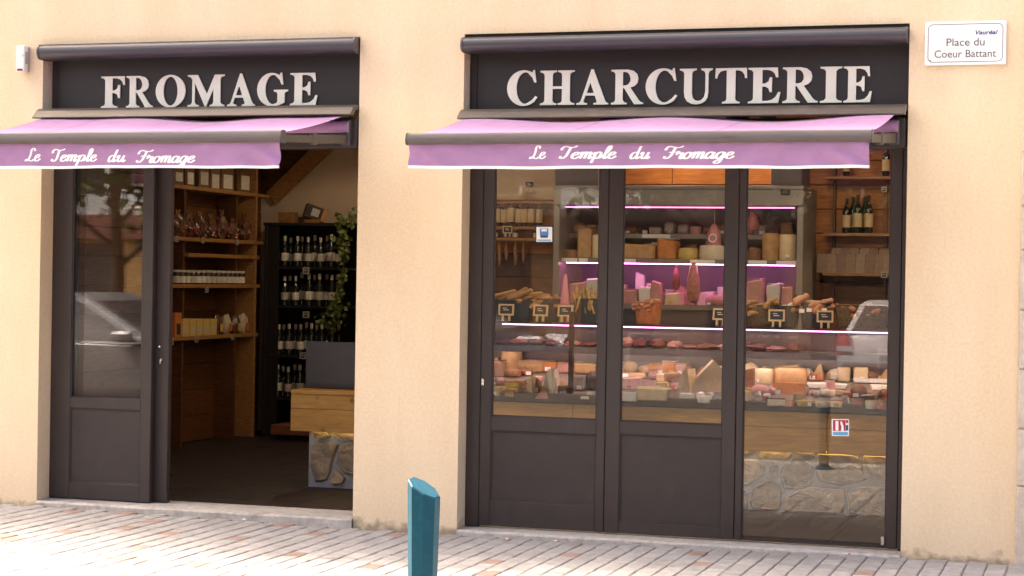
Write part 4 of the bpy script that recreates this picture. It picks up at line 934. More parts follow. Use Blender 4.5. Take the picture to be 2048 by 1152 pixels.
# ------------------------------------------------------------------ cheeses in the case
CH = {k: mat('cheese_'+k, c, .55, var=v, vscale=s, coords='obj', bump=.25, bscale=40, rnd=.1) for k, c, v, s in (
 ('tan',(.50,.30,.14),.25,18),('cream',(.66,.52,.32),.15,20),('pale',(.70,.62,.48),.12,20),('orange',(.55,.20,.05),.25,15),('grey',(.36,.31,.26),.3,24),('pink',(.56,.28,.25),.2,20),('brown',(.26,.12,.06),.35,18),('white',(.74,.71,.64),.1,20),('dark',(.07,.04,.03),.3,20),('yellow',(.58,.42,.12),.2,16))}
M_STICK = mat('price_card', (.82,.82,.80), .6)
def cheese(kind, l, r, t, b, col, label, dz=0, Y=None, plane=None, rz=None, group=None, depth=None, name='cheese', card=False):
    c = D((l+r)/2, b, dz) if Y is None else P((l+r)/2, b, Y)
    if plane is not None: c.z = plane
    if Y is None: c.y = min(c.y, YC+.74)
    s = F_PX/(c-CAM).dot(C_F); w = (r-l)/s*1.06; h = max((b-t)/s*1.08, .02); m = CH[col] if isinstance(col, str) else col
    if Y is None: h *= 1.0
    rz = random.uniform(-.35,.35) if rz is None else rz; dp = depth or min(max(w*.8, .05), .16)
    c = c+Vector((0, dp*.3, 0))
    if Y is None: c.z = deck_z(c.y)+dz-.004
    Mx = Matrix.Translation(c) @ Matrix.Rotation(rz,4,'Z'); mb = MB()
    if kind == 'block':
        mb.box(-w/2,w/2,-dp/2,dp/2,0,h,min(w,h,dp)*.10)
        jx, jy, jz = random.uniform(-.16,.16), random.uniform(-.16,.16), random.uniform(-.18,.18)
        mb.v = [Mx @ Vector((v.x*(1+jx*v.z/h)+.05*w*mnoise.noise((v.x*40,v.y*40,l)), v.y*(1+jy*v.x/w), v.z*(1+jz*v.x/w))) for v in mb.v]
    elif kind == 'wheel': mb.lathe([(w/2*.94,0),(w/2,h*.12),(w/2*1.01,h*.5),(w/2,h*.88),(w/2*.93,h)], 20, M=Mx)
    elif kind == 'ball': lump(mb, c+Vector((0,0,h*.47)), (w/2,dp/2,h/2), l*.37, 12, .16, 1.8)
    elif kind == 'log':
        q = min(h/2, dp/2); n = 10; prof = [(q*.55,-w/2),(q*.9,-w/2+q*.25),(q,-w/2+q*.6),(q,w/2-q*.6),(q*.9,w/2-q*.25),(q*.55,w/2)]
        mb.lathe(prof, 12, M=Matrix.Translation(c+Vector((0,0,q))) @ Matrix.Rotation(rz*.5,4,'Z') @ Matrix.Rotation(math.pi/2,4,'Y'))
    elif kind == 'half':                           # half wheel, cut face to the glass
        n = 12; arcp = [(w/2*math.cos(math.pi*k/n), w*.42*math.sin(math.pi*k/n)) for k in range(n+1)]; mb.prism(arcp, 0, h, 'z', M=Mx)
    elif kind == 'wedge':                          # tall standing wedge
        mb.prism([(-w/2,0),(w/2,0),(w*.30,h),(w*.10,h*.99)], -dp/2, dp/2, 'y', M=Mx)
    elif kind == 'slope':                          # lying wedge, high at one side
        mb.prism([(-w/2,0),(w/2,0),(w*.46,h*.62),(w*.1,h),(-w*.30,h*.55)], -dp/2, dp/2, 'y', M=Mx)
    o = mb.build(name, m, origin=c, smooth=kind in ('wheel','ball','log'))
    if name == 'cheese' and w > .05:
        u = random.random()
        if kind in ('block','wheel','slope','half') and u < .55:      # rind or wrapper over the top
            rb = MB(); rm = CH[random.choice(('brown','grey','white','tan','orange','dark'))]
            if kind == 'wheel': rb.lathe([(w/2*.90,h*1.005),(w/2*.80,h*1.03)], 16, M=Mx)
            elif kind == 'block': rb.box(-w*.47,w*.47,-dp*.47,dp*.47,h*1.0+.001,h*1.0+.006,.001,M=Mx @ Matrix.Translation((0,0,0)))
            if rb.v: rb.build('rind', rm, o, origin=c)
        if random.random() < .45 and h > .03:                       # paper label leaning on the front
            s2_ = random.uniform(.014,.024); lb_ = MB(); xo = random.uniform(-.25,.25)*w; lb_.box(xo-s2_,xo+s2_,-dp/2-.010,-dp/2-.007,h*.15,h*.15+s2_*1.3,M=Mx); lb_.build('label', random.choice((M_STICK,M_STICK,M_PAPER,M_CART[0],MATS['sweet_0'])), o, origin=c)
    tag(o, label, 'cheese' if name == 'cheese' else name.replace('_',' '), group or 'cheeses in the display case')
    return o, c, w, h, dp
L1, L2, L3 = 'behind the keyhole leaf', 'behind the middle leaf', 'behind the fully glazed leaf'
TABLE = [
 ('wheel',1000,1040,704,743,'tan','tall tan cheese under the lamp reflection, %s' % L1),('block',1066,1136,701,717,'tan','long tan slab at the back next to the brown post, %s' % L1),
 ('block',1084,1135,716,731,'cream','cream block in front of the long tan slab, %s' % L1),('block',1055,1085,719,738,'pink','pinkish block behind the pale wedges, %s' % L1),
 ('block',984,1008,724,754,'brown','brown cheese hard against the frame, %s' % L1),('wheel',1006,1040,740,754,'brown','flat brown round below the tall tan cheese, %s' % L1),
 ('ball',1036,1065,737,752,'brown','brown oval cheese beside the flat round, %s' % L1),('wedge',1082,1114,741,790,'pale','tallest pale wedge, %s' % L1),
 ('wedge',1051,1068,754,790,'cream','narrow cream wedge, first of three, %s' % L1),('wedge',1096,1116,757,791,'pale','slim leaning pale wedge nearest the brown post, %s' % L1),
 ('block',1009,1041,766,777,'yellow','yellowish slice on top of another, %s' % L1,.04),('block',1008,1041,777,789,'cream','cream slice under the yellowish one, %s' % L1),
 ('ball',985,1009,755,774,'pink','pink wrapped cheese beside the frame, %s' % L1),('wheel',986,1003,774,791,'cream','small cream round in the corner of the glass, %s' % L1),
 ('block',1117,1136,771,790,'tan','tan cube at the foot of the brown post, %s' % L1),('ball',1067,1082,758,788,'brown','brown knob between the pale wedges, %s' % L1),
 ('block',1148,1196,702,716,'tan','long tan slab at the back beyond the brown post, %s' % L1),('block',1148,1196,729,748,'tan','tan block beyond the brown post, %s' % L1),('block',1148,1168,755,782,'grey','greyish block beyond the brown post, %s' % L1),
 ('ball',1168,1196,745,781,'dark','dark waxed ball at the edge of the glass, %s' % L1),('block',1160,1178,793,798,'white','white price card, %s' % L1),
 ('log',1244,1300,737,747,'cream','upper cream log, %s' % L2),('log',1242,1288,747,758,'tan','lower tan log, %s' % L2),('block',1242,1284,757,781,'pink','pink slab below the logs, %s' % L2),
 ('block',1298,1315,742,753,'pink','small pink piece beside the logs, %s' % L2),('block',1313,1330,750,763,'tan','small tan piece beside the thick roll, %s' % L2),('log',1324,1378,727,749,'tan','thick tan roll at the back, %s' % L2),
 ('block',1328,1358,748,773,'brown','brown block below the thick roll, %s' % L2),('block',1272,1309,760,781,'pink','pink block above the large cream one, %s' % L2),('block',1277,1332,779,803,'cream','large cream block at the front, %s' % L2),
 ('block',1242,1273,785,803,'white','white block in the front corner, %s' % L2),('block',1306,1337,766,780,'yellow','yellow block on the large cream one, %s' % L2),('wedge',1350,1388,742,794,'cream','pointed cream wedge standing at the front, %s' % L2),
 ('slope',1378,1450,727,793,'cream','large cream wedge sloping towards the frame, %s' % L2),('block',1359,1386,788,801,'white','small white block before the pointed wedge, %s' % L2),('wheel',1393,1422,793,806,'white','small white round before the large wedge, %s' % L2),
 ('block',1430,1452,786,801,'pale','pale block at the frame, %s' % L2),
 ('block',1486,1507,741,779,'brown','brown upright cheese at the frame, %s' % L3),('wheel',1507,1546,740,769,'cream','round cream cheese beside the brown upright one, %s' % L3),('wheel',1548,1609,740,771,'tan','widest tan wheel with pale top, %s' % L3),
 ('half',1541,1608,770,793,'orange','orange half wheel below the widest wheel, %s' % L3),('ball',1500,1540,771,796,'pink','pinkish lump beside the orange half wheel, %s' % L3),
 ('block',1613,1647,749,761,'orange','orange piece at the back, %s' % L3),('block',1650,1685,749,761,'tan','tan piece at the back, %s' % L3),('block',1620,1684,769,778,'white','long white price strip, %s' % L3),
 ('ball',1620,1638,779,792,'pink','small pinkish ball before the price strip, %s' % L3),('wheel',1640,1668,781,793,'pale','pale disc before the price strip, %s' % L3),('block',1664,1688,781,790,'cream','cream slice before the price strip, %s' % L3),
 ('ball',1700,1733,771,799,'brown','largest brown ball beside the sausage trays, %s' % L3),('ball',1732,1754,781,796,'tan','tan ball next to the largest brown one, %s' % L3),('ball',1756,1780,779,796,'brown','brown ball against the right-hand frame, %s' % L3),
 ('block',1686,1702,788,800,'pink','pink cube below the balls, %s' % L3),('block',1718,1752,791,809,'grey','grey ash-coated cube, %s' % L3),('wheel',1700,1727,799,815,'grey','grey ash-coated disc nearest the pink cube, %s' % L3),
 ('wheel',1730,1754,802,818,'white','white goat disc between two grey ones, %s' % L3),('wheel',1754,1778,802,820,'grey','grey ash-coated disc against the frame, %s' % L3),
 ('block',1486,1499,783,808,'cream','cream bar in the front corner, %s' % L3),('block',1534,1568,800,812,'pale','pale flat block in the front row, %s' % L3),('block',1569,1587,802,813,'pink','small pink block in the front row, %s' % L3),
 ('wheel',1592,1626,802,813,'yellow','yellowish disc in the front row, %s' % L3),('wheel',1630,1660,803,815,'pale','pale disc in the front row, %s' % L3),('block',1660,1684,803,815,'white','white block in the front row, %s' % L3),
 ('block',1714,1778,748,757,'pale','upper pale slab of three at the back, %s' % L3),('block',1714,1778,759,767,'white','middle white slab of three at the back, %s' % L3),('block',1742,1778,771,779,'pale','lower short slab of three at the back, %s' % L3)]
for row in TABLE:
    k, l, r, t, b, col, lab = row[:7]; dz = row[7] if len(row) > 7 else 0
    cheese(k, l, r, t, b, col, lab, dz, name='price_card' if 'price card' in lab or 'price strip' in lab else 'cheese', group='price cards in the case' if 'price ' in lab else None)
rr = random.Random(5)
for n in range(50):
    px = 988+n*16+rr.uniform(-5,5); base_ = rr.uniform(762,797)+(px-988)*.022; k = rr.choice(('block','wheel','ball','block','wedge','log')); s_ = rr.uniform(6,11)
    cheese(k, px-s_, px+s_, base_-rr.uniform(9,18), base_, rr.choice(('tan','cream','pink','pale','white','grey','orange','brown')), 'small cheese tucked between the larger ones, %s along from the pier' % ORDW[n], group='small cheeses in the case')
rr = random.Random(21)
for n in range(30):
    px = 990+n*27+rr.uniform(-6,6); k = rr.choice(('block','wheel','block','ball','log','wedge')); col = rr.choice(('tan','cream','pink','brown','pale','orange','tan','yellow'))
    cheese(k, px-rr.uniform(11,18), px+rr.uniform(11,18), 722+rr.uniform(-7,6)+(px-990)*.02, 742+(px-990)*.03, col, '%s cheese piece at the very back of the case, %s along from the pier' % (col, ORDW[n]))
for n, (px, py) in enumerate(((1505,810),(1652,812),(1432,806),(1120,796),(1040,790),(1295,803))):
    c = D(px,py)+Vector((0,-.012,.0)); c.y = max(c.y, YC+.03); c.z = deck_z(c.y)
    o = thing('price_card', 'small white card at the case front edge, %s' % ('below the round cream cheese','below the brown balls','below the large sloping wedge','at the foot of the brown post','before the yellowish slice','before the large cream block')[n], 'price card', c, 'white price cards at the glass')
    mb = MB(); mb.box(c.x-.025,c.x+.025,c.y-.002,c.y+.002,c.z,c.z+.028); mb.build('card', M_STICK, o); mb = MB(); mb.box(c.x-.012,c.x+.012,c.y-.003,c.y-.0021,c.z+.010,c.z+.016); mb.build('print', M_BLACK, o)

# ------------------------------------------------------------------ baskets and goods on the glass top
ZTOP = zg_top+.0112
M_WICK = mat('wicker', (.16,.10,.05), .75, var=.5, vscale=70, coords='obj', bump=.8, bscale=70); M_WICK2 = mat('slate_basket', (.045,.05,.06), .6, var=.3, vscale=60, coords='obj', bump=.6, bscale=60)
M_WICK3 = mat('orange_tub', (.50,.16,.05), .55, var=.4, vscale=40, coords='obj')
M_BREAD = mat('bread', (.46,.25,.10), .7, var=.4, vscale=35, coords='obj', bump=.4, bscale=50, rnd=.2); M_SAUS = mat('dry_sausage', (.42,.12,.055), .5, var=.5, vscale=30, coords='obj', rnd=.25, col2=(.5,.28,.16)); M_CHIP = mat('crisp', (.52,.33,.12), .6, var=.3, vscale=30, coords='obj', rnd=.2)
def basket(l, r, t, b, Y, m, label, wov=True):
    p0, p1 = P(l,b,Y), P(r,t,Y); w = p1.x-p0.x; cx_ = (p0.x+p1.x)/2; h = P((l+r)/2,t,Y).z-ZTOP; h = max(h, .06); dp = min(.17, w*.8)
    o = thing('basket', label, 'basket', (cx_, Y+dp/2, ZTOP)); mb = MB(); n = 20
    def ring(k, z, sg=1): return [Vector((cx_+w/2*k*math.copysign(abs(math.cos(a))**.6, math.cos(a)), Y+dp/2+dp/2*k*math.copysign(abs(math.sin(a))**.6, math.sin(a)), z)) for a in [2*math.pi*q/n for q in range(n)]]
    nr = 6 if wov else 2; rs = []
    for j in range(nr+1):
        k = .84+.16*j/nr; rs.append(ring(k+(.015 if j % 2 else 0), ZTOP+.0006+h*j/nr))
    rs.append(ring(.93, ZTOP+h)); rs.append(ring(.80, ZTOP+h*.45))
    for q in rs: mb.v += q
    for j in range(len(rs)-1):
        for i in range(n): mb.f.append([j*n+i, j*n+(i+1)%n, (j+1)*n+(i+1)%n, (j+1)*n+i])
    mb.f.append([i for i in range(n)]); mb.f.append([(len(rs)-1)*n+i for i in range(n)]); mb.build('body', m, o)
    mb = MB(); mb.tube([v+Vector((0,0,.004)) for v in rs[nr]]+[rs[nr][0]+Vector((0,0,.004))], .006, 6, False); mb.build('rim', m, o, smooth=True); return o, cx_, w, dp, h
def sticks(name, lab, group, l, r, zb_, Y, n, m, rad, lenr, ang, cat):
    for k in range(n):
        px = l+(r-l)*(k+.5)/n; c = P(px, 600, Y+random.uniform(.01,.1)); c.z = zb_+random.uniform(0,.065); a = random.uniform(*ang); el = random.uniform(-.1,.5); L_ = random.uniform(*lenr); rk_ = rad; rad_ = rad*random.uniform(.6,1.2)
        d = Vector((math.cos(a)*math.cos(el), math.sin(a)*math.cos(el), math.sin(el)))*L_; q = [c-d*.5+Vector((0,0,max(0,d.z*.5))), c+Vector((random.uniform(-.012,.012),0,d.z*.5+random.uniform(0,.018))), c+d*.5+Vector((0,0,max(0,d.z*.5)))]
        mb = MB(); mb.tube([q[0],q[0].lerp(q[1],.15),q[1],q[2].lerp(q[1],.15),q[2]], [rad_*.35,rad_*.92,rad_,rad_*.9,rad_*.3], 8); o = mb.build(name, m, origin=c, smooth=True); tag(o, lab+', %s along' % ORDW[k], cat, group)
YT = YC+.20
basket(984,1062,603,633,YT,M_WICK2,'dark slate-coloured basket of bread sticks, at the frame of the keyhole leaf')
sticks('bread_stick','long bread stick lying in the dark slate-coloured basket','bread sticks',980,1075,ZTOP+.105,YT,12,M_BREAD,.019,(.16,.26),(-.5,.5),'bread stick')
basket(1064,1128,600,633,YT+.03,M_WICK2,'dark basket of bread pieces beside the brown post')
sticks('bread_piece','piece of broken bread in the basket beside the brown post','bread pieces',1064,1128,ZTOP+.09,YT+.02,16,M_BREAD,.022,(.06,.1),(-1,1),'bread')
basket(1148,1200,600,642,YT+.02,M_WICK2,'black tub of crisp twigs at the edge of the keyhole leaf')
rr = random.Random(3)
for k in range(26):
    c = P(rr.uniform(1152,1196),600,YT+.02+rr.uniform(0,.08)); c.z = ZTOP+.11; d = Vector((rr.uniform(-.4,.4), rr.uniform(-.2,.2), 1)).normalized()*rr.uniform(.06,.17)
    mb = MB(); mb.tube([c-d*.3,c+d*.4,c+d], [.007,.010,.003], 5); lump(mb, c+d*.75, (.011,.008,.016), k, 6, .3); tag(mb.build('crisp_twig', M_CHIP, origin=c), 'golden crisp twig standing in the black tub, %s of the bunch' % ORDW[k], 'crisp twig', 'crisp twigs in the black tub')
c = P(1130,598,YT+.02); c.z = ZTOP; mb = MB(); zt_ = P(1130,548,YT+.02).z; mb.lathe([(.042,0),(.040,.08),(.012,zt_-c.z-.01),(.004,zt_-c.z)], 14, o=c); tag(mb.build('paper_cone', mat('pink_paper', (.55,.20,.26), .6), origin=c, smooth=True), 'tall pink paper cone between two dark baskets', 'paper cone')
basket(1266,1318,606,635,YT,M_WICK3,'round orange tub heaped with orange pieces')
sticks('orange_piece','orange piece heaped in the orange tub','pieces in the orange tub',1270,1314,ZTOP+.085,YT,22,M_SAUS,.017,(.03,.06),(-1.5,1.5),'snack')
basket(1490,1548,612,642,YT,M_WICK,'wicker basket of brown sausages at the frame of the fully glazed leaf')
sticks('sausage','brown sausage in the wicker basket at the frame','sausages in the wicker basket',1492,1550,ZTOP+.075,YT,14,M_BREAD,.019,(.09,.15),(-.2,1.1),'sausage')
basket(1552,1596,614,642,YT+.04,M_WICK2,'dark pot between two sausage baskets')
sticks('paper_roll','pale rolled packet in the dark pot','packets in the dark pot',1552,1596,ZTOP+.09,YT+.04,5,CH['pale'],.014,(.06,.1),(-.6,.9),'packet')
basket(1598,1660,608,642,YT,M_WICK2,'black basket of red dried sausages')
sticks('dry_sausage','red dried sausage in the black basket','sausages in the black basket',1588,1660,ZTOP+.10,YT-.01,18,M_SAUS,.022,(.08,.14),(.1,1.2),'sausage')
for k in range(4):
    c = P(1604+k*15,612,YT-.02); c.z = ZTOP+.10+.008*(k % 2); mb = MB(); mb.box(c.x-.018,c.x+.018,c.y-.012,c.y-.009,c.z,c.z+.026); tag(mb.build('paper_band', M_STICK, origin=c), 'small white paper band on the red sausages, %s along' % ORDW[k], 'paper band', 'paper bands on the red sausages')
basket(1664,1782,612,640,YT+.02,M_WICK,'wide wicker basket of dried herbs and sausages against the right-hand frame')
sticks('dried_sausage','thin dried sausage in the wide wicker basket','sausages in the wide basket',1670,1778,ZTOP+.085,YT+.02,24,M_SAUS,.015,(.05,.12),(-1.2,1.2),'sausage')
for px, py, lab in ((1012,622,'slate price tag before the dark basket of bread sticks'),(1080,624,'slate price tag before the basket of bread pieces'),(1130,622,'slate price tag beside the pink paper cone'),(1440,640,'slate price tag behind the frame between two leaves'),(1553,642,'slate price tag before the wicker basket at the frame'),(1650,641,'slate price tag between the black and the wide basket')):
    c = P(px,py,YT-.06); c.z = ZTOP; tagat(c, lab, random.uniform(-.2,.2), 1.3)

# ------------------------------------------------------------------ chilled wall cabinet behind the counter
YK = 3.45
kb = thing('chilled_cabinet', 'open chilled wall cabinet with grey fascia and pink tube lamps', 'cabinet', (P(1355,600,YK).x, YK, FZ))
M_CAB = mat('cabinet_grey', (.22,.20,.185), .45, metal=.1, var=.06, vscale=3); M_CABIN = mat('cabinet_inside', (.23,.21,.20), .5, var=.08, vscale=3)
kx0, kx1 = P(1106,500,YK).x, P(1606,500,YK).x; kz = P(1350,379,YK).z; kf = P(1350,411,YK).z
for a, b in ((kx0,kx0+.05),(kx1-.05,kx1)):
    mb = MB(); mb.box(a,b,YK,YR-.03,FZ,kz,.004); mb.build('side_wall', M_CAB, kb)
mb = MB(); mb.box(kx0+.0502,kx1-.0502,YR-.07,YR-.031,FZ,kz-.002); mb.build('back', M_CABIN, kb)
mb = MB(); mb.box(kx0+.001,kx1-.001,YK-.02,YR-.03,kz+.001,kz+.03,.004); mb.build('roof', M_CAB, kb)
mb = MB(); mb.box(kx0+.003,kx1-.003,YK-.018,YK+.05,kf,kz,.004); mb.build('fascia', M_CAB, kb)
M_PINK2 = emit('tube_pink_bright', (1,.27,.85), 5.5)
shelves = [(520,YK+.10,'upper'),(470,YK+.3,'top'),(612,YK+.06,'lower'),(700,YK,'base')]
KZ = {}
for py, y, nm in shelves:
    z = P(1355,py,y).z; KZ[nm] = z
    mb = MB(); mb.box(kx0+.0505,kx1-.0505,y,YR-.071,z-.02,z,.002); s_ = mb.build('shelf', M_CABIN, kb)
    mb = MB(); mb.box(kx0+.052,kx1-.052,y-.012,y-.001,z-.03,z+.008,.001); mb.build('price_rail', M_CAB, s_)
for nm, y in (('upper',YK+.10),):
    mb = MB(); z = KZ[nm]-.028; mb.tube([(kx0+.08,y+.02,z),(kx1-.08,y+.02,z)], .007, 8); mb.build('tube_lamp', M_PINK2 if nm == 'upper' else M_PINK, kb)
mb = MB(); mb.tube([(kx0+.08,YK+.07,kf-.012),(kx1-.08,YK+.07,kf-.012)], .005, 8); mb.build('tube_lamp', emit('tube_dim', (1,.3,.7), .5), kb)
for n, (l, r, sh_) in enumerate(((1113,1155,'upper'),(1158,1176,'upper'),(1249,1272,'upper'),(1497,1534,'upper'),(1553,1598,'upper'),(1284,1340,'top'),(1545,1600,'top'),(1380,1430,'upper'))):
    y = {'upper':YK+.10,'top':YK+.3}[sh_]-.0135; a, b = P(l,500,y), P(r,500,y); mb = MB(); mb.box(a.x,b.x,y-.002,y+.001,KZ[sh_]-.026,KZ[sh_]+.004); o = mb.build('price_strip', M_STICK, kb)
KT = [('block',1156,1184,450,508,'tan','upper','tall tan block near the blue-and-white sticker'),('wheel',1118,1156,492,508,'brown','upper','flat brown round in the corner of the chilled cabinet'),('block',1186,1212,462,508,'cream','upper','cream block beside the tall tan one'),
 ('block',1248,1310,480,508,'tan','upper','long tan slab in the chilled cabinet'),('block',1318,1352,470,508,'orange','upper','orange-brown cheese stack in the chilled cabinet'),('wheel',1354,1394,486,508,'yellow','upper','yellow round in the chilled cabinet'),
 ('wheel',1398,1450,480,508,'pale','upper','pale round beside the yellow one in the chilled cabinet'),('wheel',1523,1556,456,508,'tan','upper','tall tan half wheel, first of the pair in the chilled cabinet'),('wheel',1557,1590,458,508,'cream','upper','tall cream half wheel, second of the pair in the chilled cabinet'),('wheel',1494,1520,486,508,'brown','upper','small brown round beside the tall pair'),
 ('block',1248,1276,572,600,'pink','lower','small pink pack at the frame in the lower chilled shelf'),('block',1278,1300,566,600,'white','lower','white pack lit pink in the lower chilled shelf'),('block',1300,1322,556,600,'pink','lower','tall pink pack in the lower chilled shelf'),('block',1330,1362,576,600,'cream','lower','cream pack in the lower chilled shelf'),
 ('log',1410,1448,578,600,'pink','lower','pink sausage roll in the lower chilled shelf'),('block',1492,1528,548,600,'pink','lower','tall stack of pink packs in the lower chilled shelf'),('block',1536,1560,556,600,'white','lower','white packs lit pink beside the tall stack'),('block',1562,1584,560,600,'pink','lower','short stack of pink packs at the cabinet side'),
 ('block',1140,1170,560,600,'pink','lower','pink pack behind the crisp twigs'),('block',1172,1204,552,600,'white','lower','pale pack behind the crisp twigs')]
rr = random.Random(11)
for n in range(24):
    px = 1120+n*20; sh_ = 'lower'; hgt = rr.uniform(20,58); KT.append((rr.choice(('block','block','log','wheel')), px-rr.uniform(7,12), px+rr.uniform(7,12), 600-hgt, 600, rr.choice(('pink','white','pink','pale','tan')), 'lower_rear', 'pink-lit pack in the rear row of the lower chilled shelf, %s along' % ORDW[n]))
for n in range(22):
    px = 1124+n*21.5; hgt = rr.uniform(16,34); KT.append((rr.choice(('block','wheel','block','ball')), px-rr.uniform(8,13), px+rr.uniform(8,13), 508-hgt, 508, rr.choice(('tan','cream','brown','orange','yellow','pale','pink')), 'upper_rear', 'cheese in the rear row of the upper chilled shelf, %s along' % ORDW[n]))
for n in range(18):
    px = 1130+n*26; KT.append((rr.choice(('block','log','wheel')), px-11, px+11, 470-rr.uniform(12,26), 470, rr.choice(('brown','tan','dark','grey','pink')), 'top', 'packet on the uppermost chilled shelf, %s along' % ORDW[n]))
for k, l, r, t, b, col, sh_, lab in KT:
    if sh_ in ('lower_rear','upper_rear','top'):
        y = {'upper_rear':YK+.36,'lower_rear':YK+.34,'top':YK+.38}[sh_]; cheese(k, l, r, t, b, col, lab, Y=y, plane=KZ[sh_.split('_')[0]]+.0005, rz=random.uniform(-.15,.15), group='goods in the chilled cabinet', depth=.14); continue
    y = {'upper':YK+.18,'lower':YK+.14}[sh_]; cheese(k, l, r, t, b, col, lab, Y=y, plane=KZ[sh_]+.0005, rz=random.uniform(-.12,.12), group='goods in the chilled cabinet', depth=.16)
for n, (px, t, b, rad, col) in enumerate(((1386,525,606,.055,'meat_red'),(1506,424,462,.05,'meat_red'),(1428,448,500,.06,'meat_pink'),(1352,532,580,.035,'meat_dark'),(1226,428,462,.05,'meat_dark'))):
    y = YK+.045 if n in (0,) else YK+.2; c = P(px,b,y); ztop = P(px,t,y).z; h = ztop-c.z; mb = MB()
    mb.lathe([(rad*.25,0),(rad*.75,h*.06),(rad,h*.25),(rad*.92,h*.6),(rad*.55,h*.9),(rad*.2,h)], 14, o=c); o = mb.build('hanging_ham', MATS[col], origin=c, smooth=True)
    tag(o, ('dark red ham hanging in front of the lower pink tube','short red ham hanging beside the tall cheese pair','pale pink ham hanging with a white ring','thin dark sausage hanging near the dark red ham','dark ham hanging behind the frame between two leaves')[n], 'ham', 'hams hanging in the chilled cabinet')
    if n == 2:
        mb = MB(); mb.tube([c+Vector((.03*math.cos(a),-.064,h*.45+.03*math.sin(a))) for a in [2*math.pi*q/16 for q in range(17)]], .005, 6, False); mb.build('ring', M_STICK, o, origin=c)
    mb = MB(); mb.tube([(c.x,c.y,ztop),(c.x,c.y,(KZ['upper'] if n in (0,3) else kf)-.02)], .003, 5); mb.build('string', M_FRWOOD, o, origin=c)
# cartons standing on the cabinet
for l, r, lab, m in ((1110,1198,'large grey box on top of the chilled cabinet, beside the shelf of bottles',mat('box_grey', (.10,.09,.085), .6)),(1542,1604,'grey box on top of the chilled cabinet, beside the boarded wall',mat('box_grey', (.10,.09,.085), .6))):
    a, b = P(l,360,YK+.1), P(r,320,YK+.1); o = thing('storage_box', lab, 'box', ((a.x+b.x)/2, YK+.3, kz+.03)); mb = MB(); mb.box(a.x,b.x,YK+.1,YK+.5,kz+.031,kz+.36,.006); mb.build('box', m, o); mb = MB(); mb.box(a.x-.005,b.x+.005,YK+.095,YK+.505,kz+.361,kz+.39,.004); mb.build('lid', m, o)
c = P(1571,384,YK-.02); mb = MB(); mb.box(c.x-.035,c.x+.035,YK-.03,YK-.0185,c.z-.02,c.z+.02,.002); mb.build('thermometer', M_SLATE, kb)

# ------------------------------------------------------------------ shelves either side of the cabinet
YH = YR-.2
s1 = thing('bottle_shelf', 'boarded shelf unit of bottles and jars between the pier and the cabinet', 'shelving', (P(1040,450,YH).x, YH, 1.6))
xa_, xb_ = P(940,450,YH).x, kx0-.02
for py in (453,476,402):
    z = P(1040,py,YH).z; mb = MB(); mb.box(xa_,xb_,YH,YR-.024,z-.022,z,.002); mb.build('board', M_SHELF, s1)
mb = MB(); mb.box(xb_-.025,xb_,YH+.002,YR-.0245,FZ,2.6,.002); mb.build('side_panel', M_SHELF, s1)
mb = MB(); mb.box(xa_,xb_-.026,YR-.04,YR-.0235,P(1040,402,YR).z+.01,2.75); mb.build('back_board', M_PLASTER, s1)
B2 = make_bottle(mat('capsule_red', (.30,.03,.03), .4), M_PAPER2, .035, .15, .20, .030, 'juice_bottle'); B2U = [0]
for q, px in enumerate((994,1010,1020,1039,1049,1064,1080)):
    c = P(px,453,YH+.05); c.z = P(1040,453,YH).z; bottle(c, 'slim bottle with tall tan label, %s from the pier on its shelf' % ORDW[q], 'slim bottles with tall tan labels', 1, B2, B2U)
for q, px in enumerate((990,1030,1072,1090)):
    c = P(px,476,YH+.05); c.z = P(1040,476,YH).z; put(J, 1, c, 0, 'small dark jar below the slim bottles, %s from the pier' % ORDW[q], 'small dark jars below the slim bottles', .7)
for px, py, lab in ((1059,384,'slate price tag high on the shelf between pier and cabinet'),(1015,474,'slate price tag below the slim bottles')):
    c = P(px,py,YH-.015); tagat(c, lab, 0, 1.0, False, 0)
for k, (px, t, b) in enumerate(((998,484,532),(1012,488,520),(1030,486,530),(1046,490,524))):
    c = P(px,b,YH+.06); zt_ = P(1040,476,YH).z-.024; mb = MB(); h = P(px,t,YH+.06).z-c.z; mb.tube([c,c+Vector((.004,0,h*.3)),c+Vector((-.003,0,h*.8)),c+Vector((0,0,h))], [.006,.015,.015,.005], 8); o = mb.build('hung_sausage', (M_BREAD, M_SAUS)[k % 2], origin=c, smooth=True); tag(o, 'dried sausage hanging under the slim bottles, %s from the frame' % ('first','second','third','fourth')[k], 'sausage', 'sausages under the bottle shelf')
    mb = MB(); mb.tube([c+Vector((0,0,h)), Vector((c.x,c.y,zt_))], .002, 5); mb.build('string', M_FRWOOD, o, origin=c)
YV = YR-.22
s2 = thing('boarded_shelf', 'wooden shelves on the boarded wall behind the fully glazed leaf', 'shelving', (P(1700,465,YV).x, YV, 1.6))
xa_, xb_ = P(1646,465,YV).x, P(1830,465,YV).x
for py in (466,546,352):
    z = P(1700,py,YV).z; mb = MB(); mb.box(xa_,xb_,YV,YR-.027,z-.024,z,.002); mb.build('board', M_SHELF, s2)
for px in (1662,1766):
    x = P(px,465,YV).x; mb = MB(); mb.box(x-.012,x+.012,YR-.06,YR-.0265,P(px,600,YV).z,2.7,.002); mb.build('upright', M_DARKWOOD, s2)
z = P(1700,466,YV).z
B3 = make_bottle(mat('capsule_black', (.03,.02,.02), .4), M_PAPER2, .05, .16, .31, .036); B3U = [0]
for n, px in enumerate((1693,1716,1738)): c = P(px,466,YV+.06); c.z = z; bottle(c, 'dark wine bottle with tan label on the boarded wall, %s' % ('nearest the cabinet','in the middle of three','nearest the right-hand frame')[n], 'three wine bottles on the boarded wall', .95, B3, B3U)
